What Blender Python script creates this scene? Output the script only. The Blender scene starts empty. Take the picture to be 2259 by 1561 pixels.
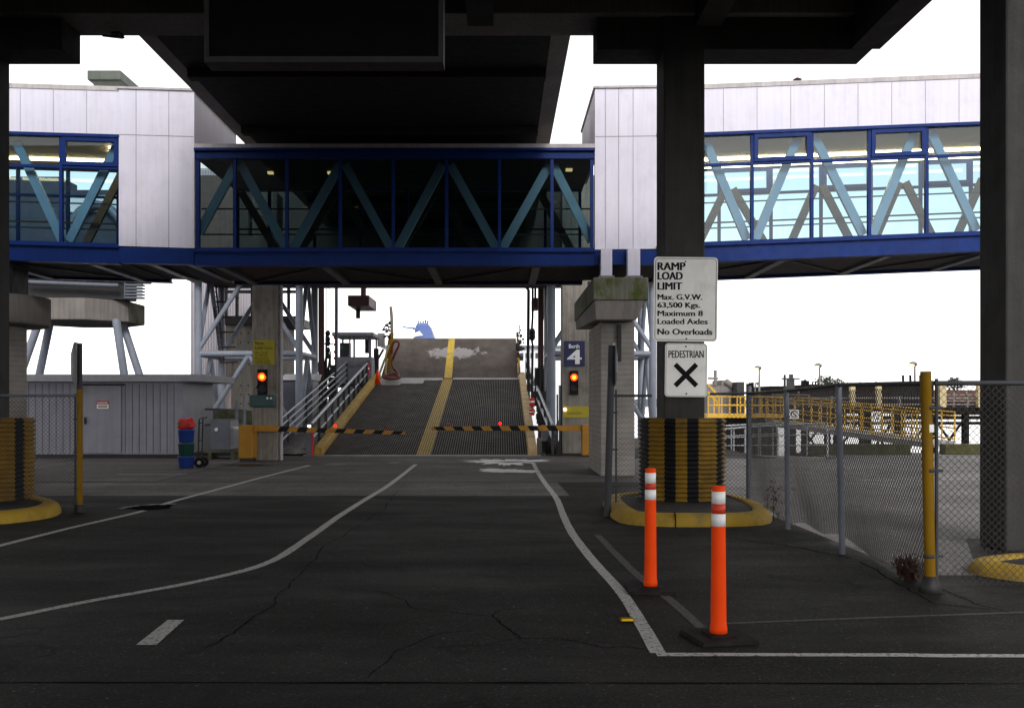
import bpy, math, random
from mathutils import Vector, noise as mnoise
random.seed(7)
C = bpy.context.scene.collection
S = bpy.context.scene
R = math.radians

# ------------------------------------------------------------------ camera, world, sun, exposure
EYE = 1.65
F, U0, V0 = 2200.0, 1103.0, 890.0          # focal length in photo pixels, vanishing point of the depth axis
cam_d = bpy.data.cameras.new('camera'); cam = bpy.data.objects.new('camera', cam_d); C.objects.link(cam)
cam.location = (0, 0, EYE); cam.rotation_euler = (R(90), 0, 0)
cam_d.sensor_width = 36; cam_d.lens = 36 * F / 2259
cam_d.shift_x = (1129.5 - U0) / 2259; cam_d.shift_y = (V0 - 780.5) / 2259
cam_d.clip_start = 0.1; cam_d.clip_end = 9000
S.camera = cam
SUN_EL, SUN_AZ = 32, 168                    # degrees; azimuth clockwise from +Y: low behind the camera
w = bpy.data.worlds.new('World'); S.world = w; w.use_nodes = True
nt = w.node_tree; nt.nodes.clear()
sky = nt.nodes.new('ShaderNodeTexSky'); sky.sky_type = 'NISHITA'; sky.sun_disc = False
sky.sun_elevation = R(SUN_EL); sky.sun_rotation = R(SUN_AZ)
sky.air_density = 3.0; sky.dust_density = 0.5; sky.ozone_density = 1.0
hs = nt.nodes.new('ShaderNodeHueSaturation'); hs.inputs['Saturation'].default_value = 0.03
bg = nt.nodes.new('ShaderNodeBackground'); bg.inputs['Strength'].default_value = 0.15
wo = nt.nodes.new('ShaderNodeOutputWorld')
nt.links.new(sky.outputs[0], hs.inputs['Color']); nt.links.new(hs.outputs[0], bg.inputs[0]); nt.links.new(bg.outputs[0], wo.inputs[0])
sl = bpy.data.lights.new('sun', 'SUN'); sl.energy = 1.15; sl.angle = R(14); sl.color = (1, .96, .92)
so = bpy.data.objects.new('sun', sl); C.objects.link(so)
sd = Vector((math.sin(R(SUN_AZ)) * math.cos(R(SUN_EL)), math.cos(R(SUN_AZ)) * math.cos(R(SUN_EL)), math.sin(R(SUN_EL))))
so.rotation_euler = sd.to_track_quat('Z', 'Y').to_euler(); so.location = (0, -20, 30)
S.view_settings.view_transform = 'Standard'; S.view_settings.look = 'None'
S.view_settings.exposure = 0.68; S.view_settings.gamma = 1; S.view_settings.use_curve_mapping = False
try:
    S.cycles.max_bounces = 8; S.cycles.transparent_max_bounces = 24; S.cycles.caustics_reflective = False
    S.cycles.caustics_refractive = False; S.cycles.sample_clamp_indirect = 6
except Exception: pass

# ------------------------------------------------------------------ measuring
def gx(u, D): return (u - U0) * D / F
def gz(v, D): return EYE + (V0 - v) * D / F
def P(u, v, D): return (gx(u, D), D, gz(v, D))
def G(u, v):                                 # a spot on the ground
    D = F * EYE / (v - V0); return (gx(u, D), D)

# ------------------------------------------------------------------ materials
def new_mat(name):
    m = bpy.data.materials.new(name); m.use_nodes = True
    n = m.node_tree.nodes; n.clear()
    b = n.new('ShaderNodeBsdfPrincipled'); o = n.new('ShaderNodeOutputMaterial')
    m.node_tree.links.new(b.outputs[0], o.inputs[0]); return m, m.node_tree, b
def rgba(c, k=1.0): return (min(c[0]*k, 1), min(c[1]*k, 1), min(c[2]*k, 1), 1)
def coord(t, scale=(1, 1, 1)):
    tc = t.nodes.new('ShaderNodeTexCoord'); mp = t.nodes.new('ShaderNodeMapping')
    mp.inputs['Scale'].default_value = scale; t.links.new(tc.outputs['Object'], mp.inputs[0]); return mp.outputs[0]
def noise(t, vec, sc, det=6, rough=.6):
    n = t.nodes.new('ShaderNodeTexNoise'); n.inputs['Scale'].default_value = sc
    n.inputs['Detail'].default_value = det; n.inputs['Roughness'].default_value = rough
    t.links.new(vec, n.inputs['Vector']); return n.outputs[0]
def ramp(t, fac, stops):
    r = t.nodes.new('ShaderNodeValToRGB'); e = r.color_ramp.elements
    while len(e) < len(stops): e.new(.5)
    for i, (p, c) in enumerate(stops):
        e[i].position = p; e[i].color = c if len(c) == 4 else (*c, 1)
    t.links.new(fac, r.inputs[0]); return r.outputs[0]
def mixc(t, fac, a, b, mode='MIX'):
    m = t.nodes.new('ShaderNodeMix'); m.data_type = 'RGBA'; m.blend_type = mode
    for s, v in ((m.inputs[0], fac), (m.inputs[6], a), (m.inputs[7], b)):
        if hasattr(v, 'links') or hasattr(v, 'is_linked'): t.links.new(v, s)
        else: s.default_value = v
    return m.outputs[2]
def bump(t, b, h, strength, dist=.02):
    bp = t.nodes.new('ShaderNodeBump'); bp.inputs['Strength'].default_value = strength
    bp.inputs['Distance'].default_value = dist; t.links.new(h, bp.inputs['Height']); t.links.new(bp.outputs[0], b.inputs['Normal'])
def pm(name, col, rough=.7, metal=0.0, var=.18, sc=2.5, bmp=.15, bsc=30, streak=0.0, dirt=None, dirt_amt=.0, spec=.4, dpos=(.5, .68)):
    """painted or raw solid surface: mottled colour, vertical streaks, stains, fine bump"""
    m, t, b = new_mat(name)
    v = coord(t)
    n1 = noise(t, v, sc)
    c = ramp(t, n1, [(.3, rgba(col, 1-var)), (.72, rgba(col, 1+var))])
    if streak:
        ns = noise(t, coord(t, (7, 7, .35)), 1.6, 5, .65)
        c = mixc(t, ramp(t, ns, [(.42, (0, 0, 0)), (.75, (streak,)*3)]), c, rgba(col, .35))
    if dirt:
        nd = noise(t, coord(t, (1.3, 1.3, .9)), 1.7, 8, .7)
        c = mixc(t, ramp(t, nd, [(dpos[0], (0, 0, 0)), (dpos[1], (dirt_amt,)*3)]), c, (*dirt, 1))
    t.links.new(c, b.inputs['Base Color'])
    nr = noise(t, v, sc*2.3)
    t.links.new(ramp(t, nr, [(.3, (max(rough-.12, .05),)*3), (.7, (min(rough+.1, 1),)*3)]), b.inputs['Roughness'])
    b.inputs['Metallic'].default_value = metal; b.inputs['Specular IOR Level'].default_value = spec
    if bmp: bump(t, b, noise(t, v, bsc, 4), bmp)
    return m
def emis(name, col, strength):
    m, t, b = new_mat(name); b.inputs['Base Color'].default_value = rgba(col)
    b.inputs['Emission Color'].default_value = rgba(col); b.inputs['Emission Strength'].default_value = strength; return m
def glass(name, tint, gloss=.12):
    m = bpy.data.materials.new(name); m.use_nodes = True; t = m.node_tree; t.nodes.clear()
    tr = t.nodes.new('ShaderNodeBsdfTransparent'); tr.inputs[0].default_value = rgba(tint)
    gl = t.nodes.new('ShaderNodeBsdfGlossy'); gl.inputs[0].default_value = (.9, .95, 1, 1); gl.inputs['Roughness'].default_value = .02
    lw = t.nodes.new('ShaderNodeLayerWeight'); lw.inputs[0].default_value = .25
    mm = t.nodes.new('ShaderNodeMath'); mm.operation = 'MULTIPLY_ADD'; mm.inputs[1].default_value = .6; mm.inputs[2].default_value = gloss*.3
    t.links.new(lw.outputs['Fresnel'], mm.inputs[0])
    mx = t.nodes.new('ShaderNodeMixShader'); o = t.nodes.new('ShaderNodeOutputMaterial')
    t.links.new(mm.outputs[0], mx.inputs[0]); t.links.new(tr.outputs[0], mx.inputs[1]); t.links.new(gl.outputs[0], mx.inputs[2])
    t.links.new(mx.outputs[0], o.inputs[0]); return m

M = {}
M['soffit'] = pm('dark_soffit_concrete', (.018, .016, .0155), .85, streak=.3)  # near-black colour carries the shade under the deck
M['girder'] = pm('shade_dark_concrete', (.032, .028, .0265), .85, streak=.45)  # concrete colour darkened for under-deck shade, with stain streaks
M['column'] = pm('column_concrete', (.040, .037, .0358), .85, sc=1.2, streak=.5, bmp=.25)  # base colour lowered to hold the shadow on the near columns
M['concrete'] = pm('pier_concrete', (.21, .19, .178), .85, sc=1.1, streak=.55, bmp=.25)
M['concrete_mid'] = pm('weathered_concrete', (.27, .245, .22), .85, sc=1.5, streak=.75, dirt=(.10, .085, .06), dirt_amt=.6, bmp=.25)
M['mossdark'] = pm('dark_moss', (.06, .058, .02), .95, sc=3, var=.35, dirt=(.035, .04, .008), dirt_amt=.9, bmp=.5, bsc=20)
M['moss'] = pm('mossy_concrete', (.17, .165, .13), .9, sc=1.6, streak=.6, dirt=(.058, .076, .010), dirt_amt=.95, dpos=(.44, .62), bmp=.4, bsc=18)
M['white'] = pm('white_panel', (.67, .645, .755), .5, var=.04, sc=.6, streak=.16, bmp=.04, bsc=6, dirt=(.36, .33, .36), dirt_amt=.22)
M['joint'] = pm('panel_joint', (.30, .28, .33), .7)
M['flash'] = pm('edge_flashing', (.45, .42, .42), .6, streak=.4)
M['blue'] = pm('blue_steel', (.003, .023, .145), .5, spec=.15, var=.15, streak=.25, bmp=.05)
M['brace'] = pm('pale_blue_steel', (.23, .35, .47), .5, var=.1)
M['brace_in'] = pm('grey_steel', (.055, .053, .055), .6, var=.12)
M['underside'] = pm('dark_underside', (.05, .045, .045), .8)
M['galv'] = pm('galvanised_steel', (.14, .155, .19), .5, .35, var=.15, streak=.25, bmp=.06)
M['tower'] = pm('tower_grey_paint', (.25, .275, .34), .5, 0, var=.1, streak=.3, bmp=.05)
M['railing'] = pm('railing_steel', (.42, .44, .48), .42, .55, var=.15)
M['post_dark'] = pm('fence_post_steel', (.048, .050, .058), .6, 0, var=.2, spec=.2)
M['wire'] = pm('chain_link_wire', (.06, .056, .056), .55, .4, var=.15, bmp=0)
M['yellow'] = pm('yellow_paint', (.215, .115, .003), .65, spec=.12, var=.15, sc=4, streak=.35, dirt=(.10, .08, .05), dirt_amt=.5)
M['curb'] = pm('yellow_kerb_paint', (.36, .225, .018), .75, var=.2, sc=3, dirt=(.13, .10, .055), dirt_amt=.8, bmp=.5, bsc=25)
M['orange'] = pm('amber_paint', (.42, .19, .006), .5, var=.12, streak=.3)
M['tan'] = pm('worn_amber_paint', (.52, .37, .19), .75, var=.25, sc=3, dirt=(.3, .24, .17), dirt_amt=.8)
M['black'] = pm('black_paint', (.010, .010, .012), .6, var=.2, spec=.15)
M['rubber'] = pm('black_rubber', (.010, .008, .009), .8, spec=.15, var=.3, dirt=(.05, .04, .038), dirt_amt=.4)
M['safety'] = pm('safety_orange_plastic', (1.0, .07, .003), .6, var=.06, sc=5, bmp=.04, spec=.12, dirt=(.7, .045, .004), dirt_amt=.5)
M['safety_red'] = pm('red_orange_plastic', (.62, .055, .02), .5, var=.06)
M['sheet'] = pm('white_sheeting', (.9, .9, .9), .35, var=.02, bmp=0)
M['sign'] = pm('white_sign_face', (.95, .94, .905), .4, var=.05, sc=4, dirt=(.42, .34, .2), dirt_amt=.35, bmp=.02)
M['sign_back'] = pm('bare_aluminium', (.28, .28, .30), .5, .4)
M['navy'] = pm('navy_sign', (.012, .014, .085), .4, var=.08, bmp=0)
M['signyellow'] = pm('yellow_sign', (.38, .31, .008), .5, var=.12, dirt=(.2, .16, .02), dirt_amt=.5, bmp=0)
M['ink'] = pm('black_lettering', (.010, .010, .010), .7, var=.05, bmp=0, spec=.1)
M['inkwhite'] = pm('white_lettering', (.85, .85, .85), .5, var=.03, bmp=0)
M['dark_board'] = pm('matt_black_board', (.010, .010, .011), .9, bmp=0, spec=.1)
M['board_frame'] = pm('grey_board_frame', (.055, .052, .052), .6)
M['siding'] = pm('grey_siding', (.30, .30, .355), .6, var=.08, streak=.3)
M['siding_light'] = pm('pale_grey_siding', (.33, .33, .375), .6, var=.07, streak=.2)
M['pale_wall'] = pm('pale_cladding', (.48, .44, .48), .6, var=.06, streak=.12)
M['teal'] = pm('dark_teal_paint', (.012, .055, .06), .45)
M['binblue'] = pm('blue_plastic', (.022, .06, .30), .45, var=.15)
M['bingreen'] = pm('green_plastic', (.02, .075, .06), .45, var=.15)
M['red'] = pm('red_paint', (.55, .02, .03), .45, var=.15)
M['maroon'] = pm('maroon_steel', (.075, .03, .034), .6, var=.2, streak=.3)
M['rust'] = pm('rusty_red_steel', (.10, .045, .036), .8, var=.3)
M['deckbar'] = pm('worn_steel_bars', (.085, .070, .067), .6, 0, var=.4, sc=1.3, bmp=.1, spec=.12)
M['deckgap'] = pm('dark_deck_plate', (.009, .008, .008), .8, var=.3, spec=.08)  # near-black plate colour between the tread bars
M['plate'] = pm('bare_steel_plate', (.26, .25, .25), .5, .3, var=.2)
M['stripe'] = pm('yellow_deck_paint', (.46, .31, .035), .6, var=.2, sc=5, dirt=(.12, .09, .05), dirt_amt=.6)
M['stripe_dark'] = pm('dark_yellow_paint', (.20, .125, .012), .7, var=.25, sc=5)  # darker yellow between the painted bars
M['mh'] = pm('dark_brown_cladding', (.085, .072, .066), .8, streak=.3)
M['buffgrey'] = pm('weathered_grey_pole', (.20, .17, .15), .7)
M['groove'] = pm('siding_groove', (.09, .09, .115), .8)
M['crack'] = pm('tar_black', (.012, .0112, .0108), .95, spec=.0, bmp=0)
M['kerb_yellow'] = pm('rust_spotted_kerb_paint', (.46, .30, .07), .7, var=.2, sc=3, streak=.3, dirt=(.16, .06, .015), dirt_amt=.7)
M['ceil_dark'] = pm('unlit_ceiling', (.07, .07, .075), .8)  # ceiling colour darkened to stand for a dim interior
M['brace_mid'] = pm('pale_steel_blue', (.44, .62, .80), .5, var=.1)
M['tube_dim'] = emis('dim_ceiling_tube', (1, .7, .3), .7)
M['guard_yellow'] = pm('shaded_grimy_yellow', (.215, .118, .004), .65, var=.22, sc=3, streak=.5, dirt=(.03, .025, .02), dirt_amt=.6)  # streaks and grime, plus yellow darkened for shade below the overpass
M['boxgrey'] = pm('dark_grey_enamel', (.105, .11, .145), .55, var=.08, streak=.25)
M['hose'] = pm('red_rubber_hose', (.10, .018, .013), .5)
M['dark'] = pm('dark_machinery', (.022, .020, .022), .6)
M['wood'] = pm('creosoted_timber', (.014, .011, .010), .9, spec=.08, var=.3)
M['buff'] = pm('buff_paint', (.50, .40, .22), .7, var=.15)
M['rail_yellow'] = pm('yellow_railing', (.62, .36, .025), .55, var=.15)
M['navy_bldg'] = pm('dark_blue_grey_cladding', (.035, .04, .06), .6, var=.2)
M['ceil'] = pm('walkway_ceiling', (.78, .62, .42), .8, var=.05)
M['floor_in'] = pm('walkway_floor', (.12, .11, .11), .8)
M['green_vent'] = pm('green_grey_metal', (.10, .115, .10), .6, streak=.4)
M['funnel'] = pm('funnel_blue', (.09, .14, .36), .5, var=.05)
M['shipwhite'] = pm('ship_white', (.72, .72, .74), .5, var=.04, streak=.15)
M['block'] = pm('block_wall', (.30, .26, .25), .85, sc=2, streak=.4)
M['dead'] = pm('dead_bush', (.055, .026, .018), .9, bmp=0)
M['red_lamp'] = emis('lit_red_lamp', (1, .035, .002), 3.0)
M['red_core'] = emis('lit_amber_core', (1, .22, .01), 7)
M['red_spot'] = emis('lit_red_marker', (1, .006, .006), 2.2)
M['red_dim'] = pm('red_lens', (.4, .01, .01), .25, bmp=0)
M['white_spot'] = emis('glowing_white_marker', (1, .75, .5), 3)
M['tube_light'] = emis('lit_ceiling_tube', (1, .78, .42), 11)
M['lampglow'] = emis('lit_amber_lamp', (1, .72, .25), 1.6)
M['reflector'] = pm('amber_reflector', (.95, .55, .02), .15, bmp=0)
M['pane'] = glass('tinted_pane', (.60, .755, .81))
M['pane_dark'] = glass('dark_tinted_pane', (.40, .50, .52), .08)
M['pane_clear'] = glass('cabin_pane', (.9, .86, .86))

# board-marked pier: horizontal formwork lines
def formwork():
    m, t, b = new_mat('board_marked_concrete')
    v = coord(t); n1 = noise(t, v, 1.4)
    c = ramp(t, n1, [(.3, (.20, .18, .165)), (.7, (.31, .285, .265))])
    wv = t.nodes.new('ShaderNodeTexWave'); wv.bands_direction = 'Z'; wv.inputs['Scale'].default_value = 2.6
    wv.inputs['Distortion'].default_value = 1.2; wv.inputs['Detail'].default_value = 3
    t.links.new(v, wv.inputs[0])
    l = ramp(t, wv.outputs[1], [(.02, (.32,)*3), (.10, (0, 0, 0))])
    c = mixc(t, l, c, (.09, .08, .075, 1)); t.links.new(c, b.inputs['Base Color'])
    b.inputs['Roughness'].default_value = .85; bump(t, b, wv.outputs[1], .25); return m
M['formwork'] = formwork()

# asphalt: mottled, patched, oil-stained, cracked, faintly damp
def asphalt(name, base, cracks=True):
    m, t, b = new_mat(name); v = coord(t)
    big = noise(t, coord(t, (.55, 1.1, 1)), .5, 7, .62)
    c = ramp(t, big, [(.30, rgba(base, .42)), (.5, rgba(base, .95)), (.70, rgba(base, 2.0))])
    fine = noise(t, v, 55, 3, .7)
    c = mixc(t, .55, c, ramp(t, fine, [(.36, rgba(base, .25)), (.62, rgba(base, 2.0))]))
    ag = t.nodes.new('ShaderNodeTexVoronoi'); ag.inputs['Scale'].default_value = 70; t.links.new(v, ag.inputs['Vector'])
    sx = t.nodes.new('ShaderNodeSeparateColor'); t.links.new(ag.outputs['Color'], sx.inputs[0])
    c = mixc(t, 1.0, c, ramp(t, sx.outputs[0], [(.0, (.45,)*3), (.75, (1.0,)*3), (.97, (1.25,)*3), (1.0, (3.2, 3.0, 2.9))]), 'MULTIPLY')
    oil = noise(t, coord(t, (1.4, .8, 1)), 1.9, 4, .55)
    c = mixc(t, ramp(t, oil, [(.60, (0, 0, 0)), (.70, (.6,)*3)]), c, rgba(base, .35))
    sp = noise(t, v, 21, 2, .5)
    c = mixc(t, ramp(t, sp, [(.70, (0, 0, 0)), (.74, (.55,)*3)]), c, (.22, .20, .19, 1))
    tire = noise(t, coord(t, (1.1, .09, 1)), 1.0, 4, .6)
    c = mixc(t, ramp(t, tire, [(.52, (0, 0, 0)), (.74, (.5,)*3)]), c, rgba(base, .42))
    if cracks:
        wn = t.nodes.new('ShaderNodeTexNoise'); wn.inputs['Scale'].default_value = 1.5; wn.inputs['Detail'].default_value = 6
        t.links.new(v, wn.inputs['Vector'])
        wv = t.nodes.new('ShaderNodeVectorMath'); wv.operation = 'SCALE'; wv.inputs['Scale'].default_value = 1.15
        t.links.new(wn.outputs['Color'], wv.inputs[0])
        ad = t.nodes.new('ShaderNodeVectorMath'); t.links.new(v, ad.inputs[0]); t.links.new(wv.outputs[0], ad.inputs[1])
        vo = t.nodes.new('ShaderNodeTexVoronoi'); vo.feature = 'DISTANCE_TO_EDGE'; vo.inputs['Scale'].default_value = .30
        t.links.new(ad.outputs[0], vo.inputs['Vector'])
        gate = noise(t, v, .35, 3)
        ck = mixc(t, 1.0, ramp(t, vo.outputs['Distance'], [(.003, (1, 1, 1)), (.010, (0, 0, 0))]),
                  ramp(t, gate, [(.46, (0, 0, 0)), (.54, (.85,)*3)]), 'MULTIPLY')
        c = mixc(t, ck, c, rgba(base, .18))
    t.links.new(c, b.inputs['Base Color'])
    wet = noise(t, coord(t, (.5, 1.3, 1)), .7, 5)
    t.links.new(ramp(t, wet, [(.35, (.62,)*3), (.68, (.9,)*3)]), b.inputs['Roughness'])
    b.inputs['Specular IOR Level'].default_value = .12
    bump(t, b, fine, .5, .012); return m
M['asphalt'] = asphalt('asphalt', (.0215, .0203, .0198))  # ground colour darkened to carry the shade under the overpass
M['strip'] = asphalt('pale_daylit_asphalt', (.135, .124, .121), False)  # paler paving band, lightened further to carry daylight
M['yard'] = asphalt('daylit_yard_asphalt', (.18, .169, .167), False)  # lighter asphalt copy, open-air brightness put into the colour
M['island'] = asphalt('island_fill', (.05, .048, .047), False)
def paint(name, col, wear):
    m, t, b = new_mat(name); v = coord(t)
    n = noise(t, v, 26, 6, .75)
    c = ramp(t, n, [(.40-wear, (.07, .066, .066)), (.47-wear*.4, rgba(col, .75)), (.8, rgba(col, 1.1))])
    t.links.new(c, b.inputs['Base Color']); b.inputs['Roughness'].default_value = .75
    bump(t, b, n, .3, .01); return m
M['line'] = paint('worn_white_road_paint', (.62, .60, .59), .0)
M['white_ground'] = paint('white_patch_finish', (.95, .94, .96), .03)  # plain white irregular patches on the ground
M['line_faint'] = paint('faded_road_paint', (.034, .027, .022), -.12)
def water_mat():
    m, t, b = new_mat('harbour_water'); b.inputs['Base Color'].default_value = (.05, .06, .065, 1)
    b.inputs['Roughness'].default_value = .12; b.inputs['IOR'].default_value = 1.33
    bump(t, b, noise(t, coord(t, (1, .4, 1)), .8, 5), .25, .1); return m
M['water'] = water_mat()
def puddle_mat():
    m, t, b = new_mat('rain_puddle'); b.inputs['Base Color'].default_value = (.010, .009, .009, 1)
    b.inputs['Roughness'].default_value = .3; b.inputs['IOR'].default_value = 1.4
    bump(t, b, noise(t, coord(t, (1, 1, 1)), 5, 3), .35, .05)
    b.inputs['Specular IOR Level'].default_value = .04; return m
M['puddle'] = puddle_mat()
def apron_mat():
    m, t, b = new_mat('flaking_apron_steel'); v = coord(t)
    n1 = noise(t, v, .9, 7, .65)
    c = ramp(t, n1, [(.3, (.046, .037, .033)), (.7, (.105, .086, .076))])
    st = noise(t, coord(t, (3, .4, .4)), 1.5, 5); c = mixc(t, ramp(t, st, [(.5, (0, 0, 0)), (.75, (.5,)*3)]), c, (.035, .028, .026, 1))
    # a flaked patch of pale primer around one spot on the flap
    sub = t.nodes.new('ShaderNodeVectorMath'); sub.operation = 'SUBTRACT'; t.links.new(v, sub.inputs[0]); sub.inputs[1].default_value = (0.1, 17.7, 4.2)
    mu = t.nodes.new('ShaderNodeVectorMath'); mu.operation = 'MULTIPLY'; t.links.new(sub.outputs[0], mu.inputs[0]); mu.inputs[1].default_value = (.50, 1.15, 0)
    ln = t.nodes.new('ShaderNodeVectorMath'); ln.operation = 'LENGTH'; t.links.new(mu.outputs[0], ln.inputs[0])
    n2 = noise(t, coord(t, (1, .5, .5)), 2.6, 8, .75)
    ma = t.nodes.new('ShaderNodeMath'); ma.operation = 'MULTIPLY_ADD'; t.links.new(n2, ma.inputs[0]); ma.inputs[1].default_value = 2.6; ma.inputs[2].default_value = -1.3
    m2 = t.nodes.new('ShaderNodeMath'); m2.operation = 'ADD'; t.links.new(ln.outputs['Value'], m2.inputs[0]); t.links.new(ma.outputs[0], m2.inputs[1])
    c = mixc(t, ramp(t, m2.outputs[0], [(.55, (1, 1, 1)), (.60, (0, 0, 0))]), c, (.24, .225, .225, 1))
    t.links.new(c, b.inputs['Base Color']); b.inputs['Roughness'].default_value = .7; b.inputs['Specular IOR Level'].default_value = .15
    bump(t, b, n1, .2); return m
M['apron'] = apron_mat()

# ------------------------------------------------------------------ mesh builder
class MB:
    def __init__(s): s.v = []; s.f = []; s.mi = []; s.sm = []
    def add(s, vs, fs, mi=0, smooth=False):
        o = len(s.v); s.v += [tuple(v) for v in vs]
        for f in fs: s.f.append([o+i for i in f]); s.mi.append(mi); s.sm.append(smooth)
        return s
    def box(s, x0, x1, y0, y1, z0, z1, mi=0, shear=None):
        vs = [(x, y, z) for z in (z0, z1) for y in (y0, y1) for x in (x0, x1)]
        if shear: vs = [(x, y, z+shear(x)) for x, y, z in vs]
        return s.add(vs, [(0,2,3,1),(4,5,7,6),(0,1,5,4),(2,6,7,3),(0,4,6,2),(1,3,7,5)], mi)
    def hexa(s, lo, hi, mi=0):                 # two quads (4 points each, same winding)
        return s.add(list(lo)+list(hi), [(3,2,1,0),(4,5,6,7),(0,1,5,4),(1,2,6,5),(2,3,7,6),(3,0,4,7)], mi)
    def bar(s, p, q, w, h, up=(0, 0, 1), mi=0):  # rectangular bar
        p, q = Vector(p), Vector(q); d = (q-p).normalized(); upv = Vector(up)
        a = d.cross(upv)
        if a.length < 1e-4: a = d.cross(Vector((0, 1, 0)))
        a.normalize(); b = a.cross(d).normalized(); a *= w/2; b *= h/2
        return s.hexa([p-a-b, p+a-b, p+a+b, p-a+b], [q-a-b, q+a-b, q+a+b, q-a+b], mi)
    def tube(s, pts, r, n=10, mi=0, closed=False, cap=True, radii=None):
        pts = [Vector(p) for p in pts]; k = len(pts); rings = []
        prev = None
        for i, p in enumerate(pts):
            d = (pts[min(i+1, k-1)] - pts[max(i-1, 0)]).normalized()
            if prev is None:
                a = d.cross(Vector((0, 0, 1)))
                if a.length < 1e-3: a = d.cross(Vector((0, 1, 0)))
            else: a = prev - d*prev.dot(d)
            a.normalize(); prev = a; b = d.cross(a); rr = radii[i] if radii else r
            rings.append([p + a*math.cos(2*math.pi*j/n)*rr + b*math.sin(2*math.pi*j/n)*rr for j in range(n)])
        vs = [v for rg in rings for v in rg]
        fs = [(i*n+j, i*n+(j+1) % n, (i+1)*n+(j+1) % n, (i+1)*n+j) for i in range(k-1) for j in range(n)]
        s.add(vs, fs, mi, True)
        if cap: s.add(rings[0], [tuple(range(n-1, -1, -1))], mi); s.add(rings[-1], [tuple(range(n))], mi)
        return s
    def lathe(s, c, prof, n=24, mi=0, smooth=True, miof=None):   # prof: (radius, z) bottom to top, around a vertical axis
        o = len(s.v)
        for r, z in prof:
            for j in range(n):
                a = 2*math.pi*j/n; s.v.append((c[0]+r*math.cos(a), c[1]+r*math.sin(a), c[2]+z))
        for i in range(len(prof)-1):
            for j in range(n):
                s.f.append([o+i*n+j, o+i*n+(j+1) % n, o+(i+1)*n+(j+1) % n, o+(i+1)*n+j])
                s.mi.append(miof(i, j) if miof else mi); s.sm.append(smooth)
        s.f.append([o+j for j in range(n-1, -1, -1)]); s.mi.append(mi); s.sm.append(False)
        s.f.append([o+(len(prof)-1)*n+j for j in range(n)]); s.mi.append(mi); s.sm.append(False)
        return s
    def prism(s, poly, z0, z1, mi=0):          # polygon in x, y
        n = len(poly)
        return s.add([(x, y, z0) for x, y in poly]+[(x, y, z1) for x, y in poly],
                     [tuple(range(n-1, -1, -1)), tuple(range(n, 2*n))]+[(i, (i+1) % n, n+(i+1) % n, n+i) for i in range(n)], mi)
    def plate(s, poly, y0, y1, mi=0):          # polygon in x, z with thickness in y
        n = len(poly)
        return s.add([(x, y0, z) for x, z in poly]+[(x, y1, z) for x, z in poly],
                     [tuple(range(n)), tuple(range(2*n-1, n-1, -1))]+[((i+1) % n, i, n+i, n+(i+1) % n) for i in range(n)], mi)
    def sphere(s, c, r, n=14, m=9, mi=0, sc=(1, 1, 1)):
        vs = []; fs = []
        for i in range(m+1):
            th = math.pi*i/m
            for j in range(n):
                a = 2*math.pi*j/n
                vs.append((c[0]+r*sc[0]*math.sin(th)*math.cos(a), c[1]+r*sc[1]*math.sin(th)*math.sin(a), c[2]-r*sc[2]*math.cos(th)))
        for i in range(m):
            for j in range(n): fs.append((i*n+j, i*n+(j+1) % n, (i+1)*n+(j+1) % n, (i+1)*n+j))
        return s.add(vs, fs, mi, True)

def base_of(o):
    while o.parent: o = o.parent
    return Vector(o.location)
def part(name, mb, mats, parent=None, label=None, bev=0, loc=None):
    """one mesh object; vertices are given in world space and stored relative to the thing's base"""
    me = bpy.data.meshes.new(name)
    off = base_of(parent) if parent else Vector(loc or (0, 0, 0))
    me.from_pydata([tuple(Vector(v)-off) for v in mb.v], [], mb.f)
    if not isinstance(mats, (list, tuple)): mats = [mats]
    for m in mats: me.materials.append(M[m] if isinstance(m, str) else m)
    me.polygons.foreach_set('material_index', mb.mi); me.polygons.foreach_set('use_smooth', mb.sm)
    me.update()
    o = bpy.data.objects.new(name, me); C.objects.link(o)
    if parent: o.parent = parent
    else: o.location = off
    if label: o['label'] = label
    if bev:
        b = o.modifiers.new('bevel', 'BEVEL'); b.width = bev; b.segments = 2; b.limit_method = 'ANGLE'
    return o
def tag(o, label, cat, group=None):
    o['label'] = label; o['category'] = cat
    if group: o['group'] = group
    return o
def thing(name, label, cat, loc, group=None):
    o = bpy.data.objects.new(name, None); o.empty_display_size = .3; C.objects.link(o); o.location = loc
    return tag(o, label, cat, group)
def structure(name, mb, mats, **k):
    o = part(name, mb, mats, **k); o['kind'] = 'structure'; return o
def dup(o, loc=None, label=None, parent=None):
    c = o.copy(); C.objects.link(c)
    if parent: c.parent = parent
    if loc: c.location = loc
    if label: c['label'] = label
    for ch in list(o.children): dup(ch, parent=c)
    return c

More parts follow.
